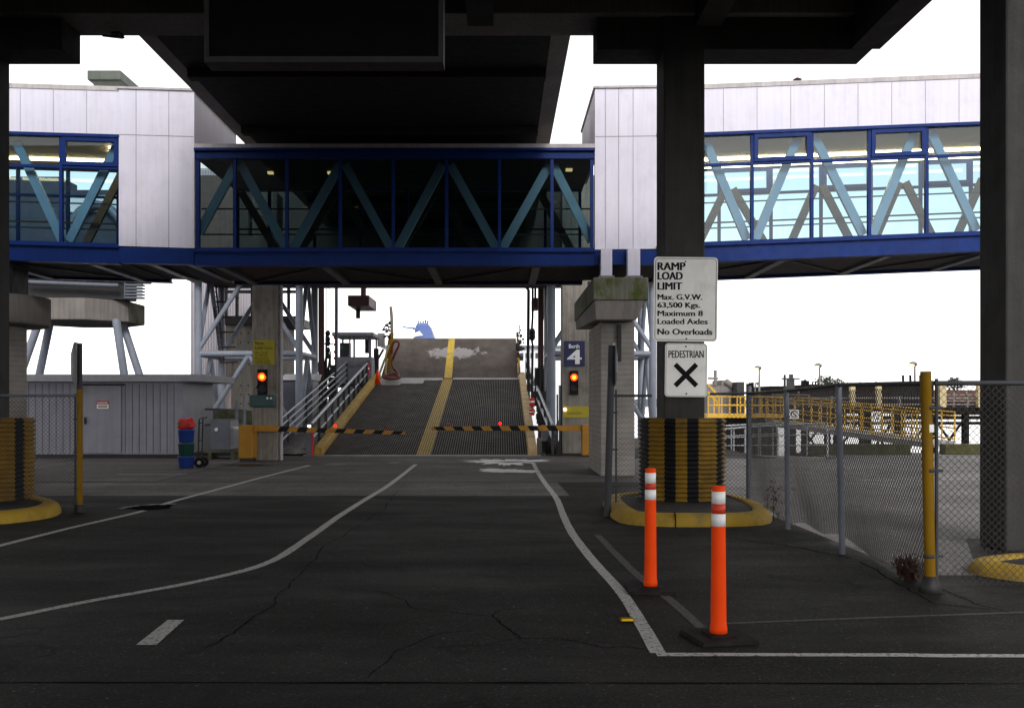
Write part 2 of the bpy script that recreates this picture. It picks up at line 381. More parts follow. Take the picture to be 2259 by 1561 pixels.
def text_mb(body, mat_i=0, bold=.0, spacing=1.0):
    cu = bpy.data.curves.new('t', 'FONT'); cu.body = body; cu.size = 1; cu.offset = bold; cu.extrude = .004
    cu.space_character = spacing; cu.resolution_u = 3
    o = bpy.data.objects.new('t', cu); C.objects.link(o)
    dg = bpy.context.evaluated_depsgraph_get(); dg.update()
    me = bpy.data.meshes.new_from_object(o.evaluated_get(dg))
    vs = [tuple(v.co) for v in me.vertices]; fs = [tuple(p.vertices) for p in me.polygons]
    bpy.data.objects.remove(o); bpy.data.curves.remove(cu); bpy.data.meshes.remove(me)
    return vs, fs
def put_text(mb, body, x0, x1, z0, z1, y, bold=.01, th=.003, mi=0, spacing=1.0):
    """lettering filling x0..x1, z0..z1 on a plane facing -Y, standing th proud of y"""
    vs, fs = text_mb(body, 0, 0, spacing)
    ax = min(v[0] for v in vs); bx = max(v[0] for v in vs); ay = min(v[1] for v in vs); by = max(v[1] for v in vs)
    az = min(v[2] for v in vs); bz = max(v[2] for v in vs)
    out = [(x0+(v[0]-ax)/(bx-ax)*(x1-x0), y-th+(1-(v[2]-az)/(bz-az))*(th-.0005)*1.0, z0+(v[1]-ay)/(by-ay)*(z1-z0)) for v in vs]
    mb.add(out, fs, mi)
    e = (z1-z0)*bold*2.2                      # heavier strokes: the same letters again, nudged sideways
    for q, dx in enumerate((-e, e)): mb.add([(v[0]+dx, v[1]-.0004*(q+1), v[2]) for v in out], fs, mi)

# ================================================================== GROUND, WATER, MARKINGS
land = MB()
poly = [(-70, -70), (70, -70), (70, 33.5), (9.9, 33.5), (9.9, 30.2), (8.2, 30.2), (8.2, 37), (1.5, 37), (1.5, 31.7), (-7.3, 31.7), (-7.3, 37), (-16, 37), (-16, 45), (-70, 45)]
land.prism(poly, -4, 0)
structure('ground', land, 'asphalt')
mb = MB(); mb.add([(-4000, -3000, -2.5), (4000, -3000, -2.5), (4000, 6000, -2.5), (-4000, 6000, -2.5)], [(0, 1, 2, 3)])
structure('water', mb, 'water')
# far low shoreline
mb = MB(); N = 60; xs = [-900+1800*i/N for i in range(N+1)]
tops = [9+5*mnoise.noise(Vector((x*.004, 3, 1)))+2*mnoise.noise(Vector((x*.03, 8, 1))) for x in xs]
vs = [(x, 1500, -3) for x in xs]+[(x, 1560, tops[i]) for i, x in enumerate(xs)]+[(x, 1700, -3) for x in xs]
mb.add(vs, [(i, i+1, N+2+i, N+1+i) for i in range(N)]+[(N+1+i, N+2+i, 2*N+3+i, 2*N+2+i) for i in range(N)])
structure('hills', mb, pm('far_shore', (.10, .12, .13), .9, bmp=0))
# paler paved band across the yard, with a joint either side
M['approach'] = asphalt('daylit_berth_asphalt', (.098, .090, .089), False)  # ground colour lightened for daylight beyond the overpass
mb = MB(); mb.add([(-14.5, G(0, 1093)[1], .0012), (1.25, G(0, 1093)[1], .0012), (1.2, G(0, 1064)[1], .0012), (-14.5, G(0, 1064)[1], .0012)], [(0, 1, 2, 3)])
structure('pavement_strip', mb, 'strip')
mb = MB(); mb.add([(-7.3, G(0, 1063)[1], .0012), (4.0, G(0, 1063)[1], .0012), (4.0, 31.38, .0012), (-7.3, 31.38, .0012)], [(0, 1, 2, 3)])
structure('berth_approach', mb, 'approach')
mb = MB(); mb.add([(4.02, 9.6, .0012), (60, 9.6, .0012), (60, 33.4, .0012), (10.2, 33.4, .0012), (10.2, 30, .0012), (4.02, 30, .0012)], [(0, 1, 2, 3, 4, 5)])
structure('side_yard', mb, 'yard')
mb = MB(); mb.add([(-40, 21.1, .0012), (-7.35, 21.1, .0012), (-7.35, 31.6, .0012), (-40, 31.6, .0012)], [(0, 1, 2, 3)])
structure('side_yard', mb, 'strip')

def strip(mb, pts, w, z=.0026, jit=.003):
    fine = []
    P2 = [Vector(p) for p in pts]
    for i in range(len(P2)-1):                # Catmull-Rom through the measured points
        p0 = P2[max(i-1, 0)]; p1 = P2[i]; p2 = P2[i+1]; p3 = P2[min(i+2, len(P2)-1)]
        for k in range(8):
            t = k/8
            fine.append(.5*((2*p1)+(p2-p0)*t+(2*p0-5*p1+4*p2-p3)*t*t+(3*p1-p0-3*p2+p3)*t**3))
    fine.append(P2[-1]); vs = []
    for i, p in enumerate(fine):
        d = (fine[min(i+1, len(fine)-1)]-fine[max(i-1, 0)]).normalized(); n = Vector((-d.y, d.x))
        vs += [(*(p+n*(w/2+random.uniform(-jit, jit))), z), (*(p-n*(w/2+random.uniform(-jit, jit))), z)]
    mb.add(vs, [(2*i, 2*i+1, 2*i+3, 2*i+2) for i in range(len(fine)-1)])
LL = [(0, 1203), (160, 1163), (310, 1128), (380, 1106), (480, 1079), (580, 1052), (683, 1026)]
ML = [(0, 1365), (200, 1325), (430, 1283), (590, 1241), (680, 1186), (745, 1140), (800, 1105), (860, 1068), (917, 1024)]
RL = [(1176, 1020), (1186, 1040), (1203, 1066), (1227, 1098), (1241, 1132), (1262, 1175), (1310, 1238), (1375, 1312), (1452, 1440)]
def gpath(L, ext=None):
    g = [G(*p) for p in L]
    return ([ext]+g) if ext else g
for L, e in ((LL, (-5.95, 9.9)), (ML, (-4.35, 6.9)), (RL, None)):
    mb = MB(); strip(mb, gpath(L, e), .105); structure('lane_line', mb, 'line')
mb = MB(); strip(mb, [G(1448, 1443), (2.6, 6.55), G(2259, 1446), (9, 6.52)], .085); structure('lane_line', mb, 'line')
mb = MB(); a = G(300, 1422); b = G(345, 1422); c_ = G(406, 1367); d_ = G(370, 1367)
mb.add([(*a, .0026), (*b, .0026), (*c_, .0026), (*d_, .0026)], [(0, 1, 2, 3)]); structure('lane_dash', mb, 'line')
mb = MB(); strip(mb, [G(1318, 1180), G(1400, 1262), G(1475, 1320), G(1548, 1385)], .085); structure('lane_line', mb, 'line_faint')
mb = MB(); strip(mb, [G(1600, 1375), G(1900, 1363), G(2259, 1350)], .05); structure('lane_line', mb, 'line_faint')
for (u, v, l) in ((1890, 1060, 85), (2080, 1028, 60), (2075, 1057, 50), (260, 1047, 150)):
    x, y = G(u, v); k = y/F; mb = MB(); strip(mb, [(x, y), (x+l*k*.5, y+.03), (x+l*k, y+.05)], .09, .012); structure('lane_dash', mb, 'line')
# tar joint crossing the foreground
mb = MB(); strip(mb, [(-6, G(0, 1502)[1]), (-2, G(0, 1505)[1]), (1, G(0, 1506)[1]), (6, G(0, 1510)[1])], .022, .0022, .010)
structure('tar_joint', mb, 'crack')
mb = MB()
for L, w_ in (([(880, 1080), (842, 1125), (790, 1160), (715, 1205), (668, 1260), (615, 1316), (585, 1345), (520, 1395), (440, 1432)], .016), ([(765, 1300), (850, 1306), (915, 1340), (1010, 1352), (1085, 1357), (1105, 1345), (1160, 1338)], .016),
              ([(1085, 1357), (1108, 1378), (1150, 1405), (1240, 1409), (1330, 1427), (1440, 1433)], .018), ([(1040, 1390), (960, 1400), (890, 1425), (850, 1460), (800, 1500)], .014), ([(1150, 1405), (1080, 1420), (1000, 1425)], .010),
              ([(1130, 1395), (1165, 1420), (1300, 1432)], .008), ([(2080, 1300), (2150, 1330), (2259, 1358)], .02), ([(1900, 1240), (1990, 1290), (2060, 1330), (2200, 1345)], .022), ([(1600, 1185), (1750, 1205), (1900, 1235)], .03)):
    g = []
    for i in range(len(L)-1):
        for k_ in range(6):
            t_ = k_/6; u_, v_ = L[i][0]+(L[i+1][0]-L[i][0])*t_, L[i][1]+(L[i+1][1]-L[i][1])*t_; q = G(u_, v_)
            g.append((q[0]+.05*mnoise.noise(Vector((q[0]*4, q[1]*4, 2))), q[1]+.07*mnoise.noise(Vector((q[0]*4, q[1]*4, 7)))))
    strip(mb, g, w_*.62, .0019, w_*.35)
structure('pavement_crack', mb, 'crack')
def puddle(pts, z=.0022, mat='puddle', name='puddle'):
    amp = .55 if name == 'white_patch' else .12
    mb = MB(); cx = sum(p[0] for p in pts)/len(pts); cy = sum(p[1] for p in pts)/len(pts)
    vs = []; n = len(pts)
    for i in range(n*10):
        k = i/10; a = Vector(pts[int(k) % n]); b = Vector(pts[(int(k)+1) % n]); q = a.lerp(b, k % 1)
        j = amp*mnoise.noise(Vector((q.x*2.3, q.y*2.3, 4)))+amp*.5*mnoise.noise(Vector((q.x*9, q.y*9, 1)))
        d = Vector((q.x-cx, q.y-cy)); vs.append((q.x+d.x*j*1.5, q.y+d.y*j*1.5, z))
    mb.add(vs, [tuple(range(len(vs)))]); structure(name, mb, mat)
mb = MB(); strip(mb, [G(262, 1121), G(318, 1113.5), G(388, 1110.5)], .06, .0018, .03); structure('pale_rim', mb, 'line')  # thin pale strip along the far edge of the dark patch
puddle([G(270, 1120), G(320, 1114), G(385, 1112), G(372, 1122), G(320, 1127)], .0036, 'crack', 'dark_patch')  # flat dark sheet for a pothole
puddle([G(1022, 1015), G(1090, 1013), G(1180, 1014), G(1218, 1013), G(1165, 1022), G(1115, 1028), G(1075, 1020)], .0030, 'white_ground', 'white_patch')
puddle([G(1090, 1017.5), G(1150, 1016.5), G(1170, 1018), G(1120, 1020.5)], .0036)
puddle([G(1062, 1036), G(1120, 1034), G(1190, 1039), G(1140, 1042), G(1092, 1041)], .0030, 'white_ground', 'white_patch')
puddle([G(708, 1024), G(735, 1021), G(772, 1023), G(740, 1026)])
puddle([G(852, 1020), G(870, 1018.5), G(886, 1020), G(868, 1021.5)])
puddle([G(470, 1024), G(560, 1023), G(610, 1027), G(540, 1028.5)])

# ================================================================== OVERPASS ABOVE THE CAMERA
YB = 15.8                                     # front face of the bent
ov = thing('overpass', 'dark concrete overpass covering the roadway, carried on square columns', 'overpass', (0, 5, 5.8))
mb = MB(); mb.box(-40, 5.9, -16, 15.35, 8.0, 9.0); part('deck_slab', mb, 'soffit', ov)  # unseen rear and left reach lengthened to shade the ground
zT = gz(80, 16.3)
mb = MB(); mb.box(-40, 5.9, 15.35, 16.3, zT, 9.0); part('crossbeam', mb, 'concrete', ov, bev=.02)  # paler concrete than its neighbours, painting in faint bounce light
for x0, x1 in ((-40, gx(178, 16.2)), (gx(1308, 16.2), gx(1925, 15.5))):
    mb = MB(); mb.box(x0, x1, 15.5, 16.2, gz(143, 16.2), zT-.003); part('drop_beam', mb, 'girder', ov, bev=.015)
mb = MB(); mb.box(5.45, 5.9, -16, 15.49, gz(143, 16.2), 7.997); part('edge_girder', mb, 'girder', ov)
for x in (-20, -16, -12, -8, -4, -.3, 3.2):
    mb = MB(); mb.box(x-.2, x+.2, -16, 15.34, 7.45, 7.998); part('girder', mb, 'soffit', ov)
# upper ramp beyond the bent
ud = thing('upper_ramp', 'dark raised vehicle ramp passing over the glazed footbridge', 'raised ramp', (-2.4, 30, 7.8))
zu = EYE+6.15
mb = MB(); mb.box(-5.75, .85, 16.31, 35, zu, zu+.9); part('deck_slab', mb, 'soffit', ud)
for xa, xb in ((-6.1, -5.752), (.852, 1.19)):
    o_, i_ = (xa, xb) if xa < -1 else (xb, xa)
    mb = MB(); mb.hexa([(i_, 16.31, zu-.005), (i_, 35, zu-.005), (o_, 35, zu+.06), (o_, 16.31, zu+.06)] if xa < -1 else [(o_, 16.31, zu+.06), (o_, 35, zu+.06), (i_, 35, zu-.005), (i_, 16.31, zu-.005)],
                       [(i_, 16.31, zu+1.5), (i_, 35, zu+1.5), (o_, 35, zu+1.5), (o_, 16.31, zu+1.5)] if xa < -1 else [(o_, 16.31, zu+1.5), (o_, 35, zu+1.5), (i_, 35, zu+1.5), (i_, 16.31, zu+1.5)])
    part('edge_beam', mb, 'concrete', ud)
for k in range(5):
    y = 18.3+k*3.8; mb = MB(); mb.box(-5.74, .84, y, y+.25, zu-.16, zu-.002); part('cross_rib', mb, 'soffit', ud)
# hanging board
D = 12.0
hb = thing('overhead_sign', 'big black hanging board with grey edge, seen under the overpass', 'sign', (gx(715, D), D, gz(150, D)))
x0, x1, zb = gx(450, D), gx(978, D), gz(137, D)
mb = MB(); mb.box(x0+.06, x1-.06, D+.03, D+.3, zb+.07, 7.4); part('board', mb, 'dark_board', hb)
mb = MB(); mb.box(x0, x1, D, D+.33, zb, zb+.068); mb.box(x0, x0+.058, D, D+.33, zb+.069, 7.4); mb.box(x1-.058, x1, D, D+.33, zb+.069, 7.4); part('frame', mb, 'board_frame', hb)
for x in (x0+.4, x1-.4):
    mb = MB(); mb.tube([(x, D+.16, 7.39), (x, D+.16, 8.02)], .05); part('hanger', mb, 'board_frame', hb)
# small lamp bracket under the bent
lb = thing('floodlight', 'small dark floodlight on a bracket under the overpass edge', 'lamp', P(245, 78, 16.0))
D = 16.0; mb = MB(); mb.bar(P(226, 79, D), P(270, 84, D), .05, .02); mb.bar(P(270, 76, D), P(272, 84, D), .05, .03); part('bracket', mb, 'dark', lb)
mb = MB(); mb.box(gx(250, D), gx(268, D), D-.1, D+.1, gz(80, D), gz(74, D)); part('lamp_housing', mb, 'dark', lb)

# columns of the bent
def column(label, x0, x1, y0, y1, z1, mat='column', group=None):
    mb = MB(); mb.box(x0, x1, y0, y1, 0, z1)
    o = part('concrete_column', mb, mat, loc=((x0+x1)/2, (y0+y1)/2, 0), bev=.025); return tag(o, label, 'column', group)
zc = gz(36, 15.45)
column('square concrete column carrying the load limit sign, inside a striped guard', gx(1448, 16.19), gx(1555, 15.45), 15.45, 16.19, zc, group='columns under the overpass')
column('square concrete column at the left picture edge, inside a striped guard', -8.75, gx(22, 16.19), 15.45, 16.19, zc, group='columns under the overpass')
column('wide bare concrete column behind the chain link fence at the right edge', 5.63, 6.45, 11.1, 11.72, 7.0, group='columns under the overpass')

# corrugated striped guards
def guard(label, cx, cy, r, z0, z1, phase):
    t = thing('column_guard', label, 'column guard', (cx, cy, 0), 'corrugated column guards')
    n = 96; prof = []; ribs = int((z1-z0)/.068)
    for i in range(ribs*6+1):
        z = z0+(z1-z0)*i/(ribs*6); prof.append((r+.020*math.sin(2*math.pi*i/6), z))
    bounds = [0, 29, 55, 71, 88, 103, 131, 145]   # degrees across the front; alternates yellow / black
    def st(i, j):
        a = (math.degrees(2*math.pi*(j+.5)/n)-180+phase) % 180
        k = 0
        for q, b in enumerate(bounds):
            if a >= b: k = q
        return 1-k % 2
    mb = MB(); mb.lathe((cx, cy, 0), prof, n, 0, True, st)
    o = part('shell', mb, ['guard_yellow', 'black'], t); return t
guard('black and yellow striped corrugated guard around the column with the signs', gx(1506, 15.9), 15.95, .675, .14, gz(922, 15.5), 0)
guard('black and yellow striped corrugated guard at the left picture edge', -8.12, 15.85, .66, .14, gz(922, 15.5), -19)

# kerbed islands
def island(label, path, h=.17, w=.26, joints=()):
    """rounded kerb swept around a closed outline, with asphalt fill"""
    cx = sum(p[0] for p in path)/len(path); cy = sum(p[1] for p in path)/len(path)
    t = thing('kerbed_island', label, 'traffic island', (cx, cy, 0), 'yellow kerbed islands under the overpass')
    pts = [Vector(p) for p in path]
    for _ in range(2):                        # Chaikin corner cutting
        q = []
        for i in range(len(pts)):
            a, b = pts[i], pts[(i+1) % len(pts)]; q += [a.lerp(b, .22), a.lerp(b, .78)]
        pts = q
    prof = [(0, 0), (.0, h*.3), (.03, h*.7), (.07, h*.91), (.12, h), (.2, h), (w, h-.01), (w, .0)]
    n = len(pts); mb = MB(); vs = []
    for i in range(n):
        d = (pts[(i+1) % n]-pts[i-1]).normalized(); inn = Vector((-d.y, d.x))
        for o, z in prof:
            k = 1+.012*mnoise.noise(Vector((pts[i].x*3, pts[i].y*3, z*9)))
            vs.append((pts[i].x+inn.x*o, pts[i].y+inn.y*o, z*k))
    m = len(prof)
    mb.add(vs, [(i*m+j, ((i+1) % n)*m+j, ((i+1) % n)*m+j+1, i*m+j+1) for i in range(n) for j in range(m-1)], 0, True)
    part('kerb', mb, 'curb', t)
    ins = []
    for i in range(n):
        d = (pts[(i+1) % n]-pts[i-1]).normalized(); ins.append((pts[i].x-d.y*(w-.02), pts[i].y+d.x*(w-.02)))
    mb = MB(); mb.prism(ins, 0, h-.03); part('fill', mb, 'island', t)
    if joints:
        mb = MB()
        for (x, y, dx, dy) in joints:
            d = Vector((dx, dy)); 
            mb.bar((x-dx*.01, y-dy*.01, .085), (x+dx*.25, y+dy*.25, .09), .012, .175, mi=0)
        part('joint', mb, 'deckgap', t)
    return t
island('yellow kerbed island around the column with the load limit sign',
       [(1.70, 13.35), (3.60, 13.35), (3.98, 14.5), (3.98, 16.9), (1.72, 16.9), (1.58, 14.7)], joints=((2.35, 13.345, .08, 1),))
island('yellow kerbed island around the column at the left picture edge',
       [(-12, 13.4), (-6.95, 13.4), (-6.42, 14.3), (-6.75, 15.5), (-8.2, 16.9), (-12, 17)], joints=((-7.0, 13.6, -.3, 1),))
island('dull yellow kerbed island behind the fence at the right edge',
       [(5.0, 8.95), (14, 8.95), (14, 10.5), (5.6, 10.5), (4.42, 9.85)], h=.13)
mb = MB(); mb.add([(4.9, 10.3, .0024), (9, 10.3, .0024), (9, 12.2, .0024), (5.7, 12.2, .0024)], [(0, 1, 2, 3)]); structure('shade_patch', mb, 'asphalt')  # dark sheet painted as shade at the column foot

# ================================================================== GLAZED FOOTBRIDGE
YF, YK = 22.3, 25.8
k = YF/F
def X(u): return (u-U0)*k
def Z(v): return EYE+(V0-v)*k
def diag(mb, p, q, y, w=.19, h=.12, sh=None):
    (xa, za), (xb, zb) = p, q
    f = sh or (lambda x: 0)
    mb.bar((xa, y, za+f(xa)), (xb, y, zb+f(xb)), h, w, up=(0, 1, 0)) if False else mb.bar((xa, y, za+f(xa)), (xb, y, zb+f(xb)), w, h, up=(0, 1, 0))

def span(t, x0, x1, z_top, z_gt, z_gb, z_bb, sh, mull, trans, opens, braces, back_braces, fascia, lights, roofz, pane='pane'):
    """a stretch of footbridge: mullions, panes, rails, beams, braces on both faces; sh(x) is the slope of its floor"""
    # floor, underside, ceiling
    mb = MB(); mb.box(x0, x1, YF+.12, YK-.12, z_gb-.12, z_gb-.02, 0, sh); part('floor', mb, 'floor_in', t)
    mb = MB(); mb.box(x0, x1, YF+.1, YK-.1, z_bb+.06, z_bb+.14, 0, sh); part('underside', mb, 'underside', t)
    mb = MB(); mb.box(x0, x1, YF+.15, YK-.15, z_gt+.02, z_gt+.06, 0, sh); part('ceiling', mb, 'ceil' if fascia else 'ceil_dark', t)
    mb = MB(); mb.box(x0, x1, YF-.04, YK+.04, roofz-.1, roofz, 0, sh); part('roof', mb, 'flash', t)
    for y, yy in ((YF, -1), (YK, 1)):
        ya, yb = (y, y+.16) if yy < 0 else (y-.16, y)
        mb = MB(); mb.box(x0, x1, ya-.03*(yy < 0), yb+.03*(yy > 0), z_bb+.03, z_gb-.06, 0, sh)
        mb.box(x0, x1, ya-.10*(yy < 0), yb+.10*(yy > 0), z_gb-.059, z_gb-.015, 0, sh)
        mb.box(x0, x1, ya-.10*(yy < 0), yb+.10*(yy > 0), z_bb-.01, z_bb+.029, 0, sh); part('bottom_beam', mb, 'blue', t)
        if fascia:
            mb = MB(); mb.box(x0, x1, ya-.02, yb+.02, z_gt+.061, roofz-.101, 0, sh); fo = part('fascia', mb, 'white', t)
            mb = MB(); n = int((x1-x0)/.72)
            for i in range(1, n):
                xx = x0+(x1-x0)*i/n; s_ = sh(xx); mb.box(xx-.006, xx+.006, ya-.024 if yy < 0 else yb+.02, ya-.0205 if yy < 0 else yb+.024, z_gt+.08+s_, roofz-.12+s_)
            part('seam', mb, 'joint', fo)
            mb = MB(); mb.box(x0, x1, ya-.05, yb+.05, z_gt-.005, z_gt+.06, 0, sh); part('head_rail', mb, 'blue', t)
        else:
            mb = MB(); mb.box(x0, x1, ya-.02, yb+.02, z_gt, roofz-.101, 0, sh); mb.box(x0, x1, ya-.09*(yy < 0), yb+.09*(yy > 0), roofz-.16, roofz-.102, 0, sh); part('top_beam', mb, 'blue', t)
        mb = MB(); mb.box(x0, x1, ya, yb-.06, z_gb-.014, z_gb+.05, 0, sh); part('sill_rail', mb, 'blue', t)
        xs = sorted(mull)
        for xm in xs:
            mb = MB(); mb.box(xm-.035, xm+.035, ya+.01, yb-.05, z_gb+.051+sh(xm), z_gt-.006+sh(xm)); part('mullion', mb, 'blue', t)
        edges = [x0]+[m_ for m_ in xs if x0 < m_ < x1]+[x1]
        for i in range(len(edges)-1):
            a, b = edges[i]+.036, edges[i+1]-.036
            if b-a < .05: continue
            yg = y+.05 if yy < 0 else y-.05
            mb = MB(); mb.add([(a, yg, z_gb+.05+sh(a)), (b, yg, z_gb+.05+sh(b)), (b, yg, z_gt-.006+sh(b)), (a, yg, z_gt-.006+sh(a))], [(0, 1, 2, 3)])
            g_ = part('window_pane', mb, pane, t)
            if trans:
                mb = MB(); mb.box(a, b, ya+.012, yb-.052, z_gt-trans-.03, z_gt-trans+.03, 0, sh); part('transom', mb, 'blue', t)
            if i in opens and trans:
                mb = MB(); f0, f1 = z_gt-trans+.031, z_gt-.01
                mb.box(a, a+.09, ya-.02, ya+.04, f0, f1, 0, sh); mb.box(b-.09, b, ya-.02, ya+.04, f0, f1, 0, sh)
                mb.box(a+.091, b-.091, ya-.02, ya+.04, f1-.09, f1, 0, sh); mb.box(a+.091, b-.091, ya-.02, ya+.04, f0, f0+.09, 0, sh); part('vent_frame', mb, 'blue', t)
    for (p, q) in braces:
        mb = MB(); diag(mb, p, q, YF+.3, .19, .1); part('brace', mb, 'brace' if fascia else 'brace_mid', t)
    for (p, q) in back_braces:
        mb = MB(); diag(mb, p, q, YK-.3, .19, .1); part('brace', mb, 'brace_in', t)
    # handrails along the back and front windows
    mb = MB()
    for zz in (.42, 1.0):
        mb.box(x0+.02, x1-.02, YK-.42, YK-.38, z_gb+zz-.02, z_gb+zz+.02, 0, sh); mb.box(x0+.02, x1-.02, YF+.42, YF+.45, z_gb+zz-.018, z_gb+zz+.012, 0, sh)
    part('handrail', mb, 'dark', t)
    # ceiling lights
    for xa, xb, y in lights:
        mb = MB(); mb.box(xa, xb, y, y+.12, z_gt-.03, z_gt+.019, 0, sh); part('ceiling_light', mb, 'tube_light' if fascia else 'tube_dim', t)
    # steel under the floor
    mb0 = None
    xx = x0+.5
    while xx < x1:
        mb = MB(); s_ = sh(xx); mb.box(xx-.09, xx+.09, YF+.17, YK-.17, z_bb-.02+s_, z_bb+.059+s_); part('floor_beam', mb, 'galv', t); xx += 2.38
    xx = x0+.5; q = 0
    while xx+2.38 < x1+.4:
        a, b = (xx, xx+2.38) if q % 2 else (xx+2.38, xx); b = min(b, x1); a = min(a, x1)
        mb = MB(); mb.bar((a, YF+.2, z_bb+.03+sh(a)), (b, YK-.2, z_bb+.03+sh(b)), .05, .04); part('rod', mb, 'brace_in', t); xx += 2.38; q += 1

zt_, zm_, zb_ = gz(612, 21.95), gz(662, 21.95), gz(705, 21.95)   # pier cap levels
# centre span
t = thing('glazed_footbridge', 'dark glazed level middle span of the blue footbridge with zigzag braces', 'footbridge', ((X(430)+X(1310))/2, YF, Z(586)), 'spans of the footbridge')
mulls = [X(u) for u in (436, 517, 632, 750, 867, 985, 1102, 1218, 1306)]
zt, zbm = Z(357), Z(545)
br = [((X(430), Z(510)), (X(513), zt)), ((X(524), zt), (X(626), zbm)), ((X(640), zbm), (X(745), zt)), ((X(757), zt), (X(860), zbm)), ((X(874), zbm), (X(975), zt)),
      ((X(992), zt), (X(1096), zbm)), ((X(1108), zbm), (X(1213), zt)), ((X(1222), zt), (X(1308), Z(528)))]
xr0, xr1 = X(432), X(1310)
n = 7; bb = []
for i in range(n):
    a = xr0+(xr1-xr0)*(i+.15)/n; b = xr0+(xr1-xr0)*(i+1.05)/n; b = min(b, xr1-.05)
    bb.append(((a, zbm), (b, zt)) if i % 2 else ((a, zt), (b, zbm)))
span(t, X(430), X(1312), Z(350), Z(350), Z(551), Z(586), lambda x: 0, mulls, 0, (), br, bb, False,
     [(X(1255), X(1270), 23.3), (X(1240), X(1255), 24.4), (X(700), X(712), 23.6), (X(560), X(572), 23.6)], Z(318), 'pane_dark')
# left span, rising gently to the left
shl = lambda x: (X(430)-x)*.030
t = thing('glazed_footbridge', 'left footbridge span with white fascia and white end box', 'footbridge', (X(150), YF, Z(582)), 'spans of the footbridge')
xl0 = X(-320); dz = shl(X(268))
m_l = [X(u) for u in (-252, -122, 5, 133, 264)]
zt, zbm = Z(312)-dz, Z(532)-dz
bl = [((X(22), zt+shl(X(22))), (X(126), zbm+shl(X(126)))), ((X(140), zbm+shl(X(140))), (X(248), zt+shl(X(248)))), ((X(-118), zbm+shl(X(-118))), (X(0), zt+shl(X(0)))),
      ((X(-230), zt+shl(X(-230))), (X(-130), zbm+shl(X(-130))))]
bbk = [((X(40), zbm+shl(X(40))), (X(150), zt+shl(X(150)))), ((X(175), zt+shl(X(175))), (X(262), zbm+shl(X(262))))]
span(t, xl0, X(265), 0, Z(304)-dz, Z(542)-dz, Z(582)-dz, shl, m_l, .68, (4,), bl, bbk, True, [(X(-300), X(160), 24.5), (X(190), X(215), 23.6), (X(205), X(225), 23.2)], Z(192)-dz)
def endbox(t, x0, x1, z0, z1, sh, seams):
    mb = MB(); mb.box(x0, x1, YF-.05, YF+.12, z0, z1, 0, sh); part('end_panel', mb, 'white', t)
    mb = MB()
    for xs_ in seams: s_ = sh(xs_); mb.box(xs_-.007, xs_+.007, YF-.054, YF-.0505, z0+s_, z1+s_)
    zz = Z(303); mb.box(x0+.01, x1-.01, YF-.0545, YF-.0508, zz-.008, zz+.008, 0, sh); part('seam', mb, 'joint', t)
    mb = MB(); mb.box(x0-.03, x1+.03, YF-.09, YK+.09, z1+.001, z1+.05, 0, sh); part('coping', mb, 'flash', t)
mb = MB(); x0b, x1b = X(264), X(430)
endbox(t, x0b, x1b, Z(548), Z(203), lambda x: (X(430)-x)*.03, [X(302), X(374)])
mb = MB(); mb.box(x1b-.12, x1b-.001, YF+.121, YK, Z(330), Z(198)); part('end_panel', mb, 'white', t)
mb = MB(); mb.box(x0b+.01, x1b-.01, YF-.06, YF+.12, Z(584), Z(549), 0, lambda x: (X(430)-x)*.02); part('bottom_beam', mb, 'blue', t)
mb = MB(); mb.box(x0b+.003, x1b-.003, YF+.13, YK, Z(578), Z(572), 0, lambda x: (X(430)-x)*.03); part('underside', mb, 'underside', t)
for u in (330, 415): mb = MB(); mb.box(X(u)-.09, X(u)+.09, YF+.13, YK, Z(582), Z(578)-.001); part('floor_beam', mb, 'galv', t)
# right span, rising to the right
shr = lambda x: max(0, (x-X(1447)))*.0395
t = thing('glazed_footbridge', 'right footbridge span rising to the right, sky showing through its glass', 'footbridge', (X(1800), YF, Z(575)), 'spans of the footbridge')
xs_ = X(1447); dz0 = shr(X(1555))
m_r = [X(u) for u in (1530, 1660, 1792, 1919, 2046, 2172, 2300, 2425)]
zgt, zgb, zbb = Z(299)-dz0, Z(538)-dz0, Z(578)-dz0
zt, zbm = zgt-.06, zgb+.1
def sr(u, z): return (X(u), z+shr(X(u)))
brr = [(sr(1562, zt), sr(1655, zbm)), (sr(1674, zbm), sr(1768, zt)), (sr(1806, zt), sr(1915, zbm)), (sr(1935, zbm), sr(2028, zt)), (sr(2066, zt), sr(2168, zbm)), (sr(2190, zbm), sr(2290, zt))]
bkr = [(sr(1585, zbm), sr(1672, zt-.5)), (sr(1690, zt-.5), sr(1790, zbm)), (sr(1822, zbm), sr(1900, zt-.5)), (sr(1915, zt-.5), sr(2003, zbm)), (sr(2035, zbm), sr(2110, zt-.5)), (sr(2125, zt-.5), sr(2210, zbm)), (sr(2240, zbm), sr(2320, zt-.5))]
span(t, xs_, X(2560), 0, zgt, zgb, zbb, shr, m_r, .66, (2, 4, 6), brr, bkr, True, [(X(1460), X(2500), 24.5), (X(1460), X(2500), 25.3)], Z(187)-dz0)  # rear tube row is added to light the ceiling
endbox(t, X(1312), X(1448), Z(551), Z(197), lambda x: (x-X(1312))*.012, [X(1335), X(1364), X(1396)])
mb = MB(); mb.box(X(1312)+.001, X(1312)+.12, YF+.121, YK, Z(330), Z(198)); part('end_panel', mb, 'white', t)
mb = MB(); mb.box(X(1313), X(1447), YF-.03, YF+.12, Z(584), Z(552)); part('bottom_beam', mb, 'blue', t)
mb = MB(); mb.box(X(1313), X(1447), YF+.13, YK, Z(576), Z(568)); part('underside', mb, 'underside', t)
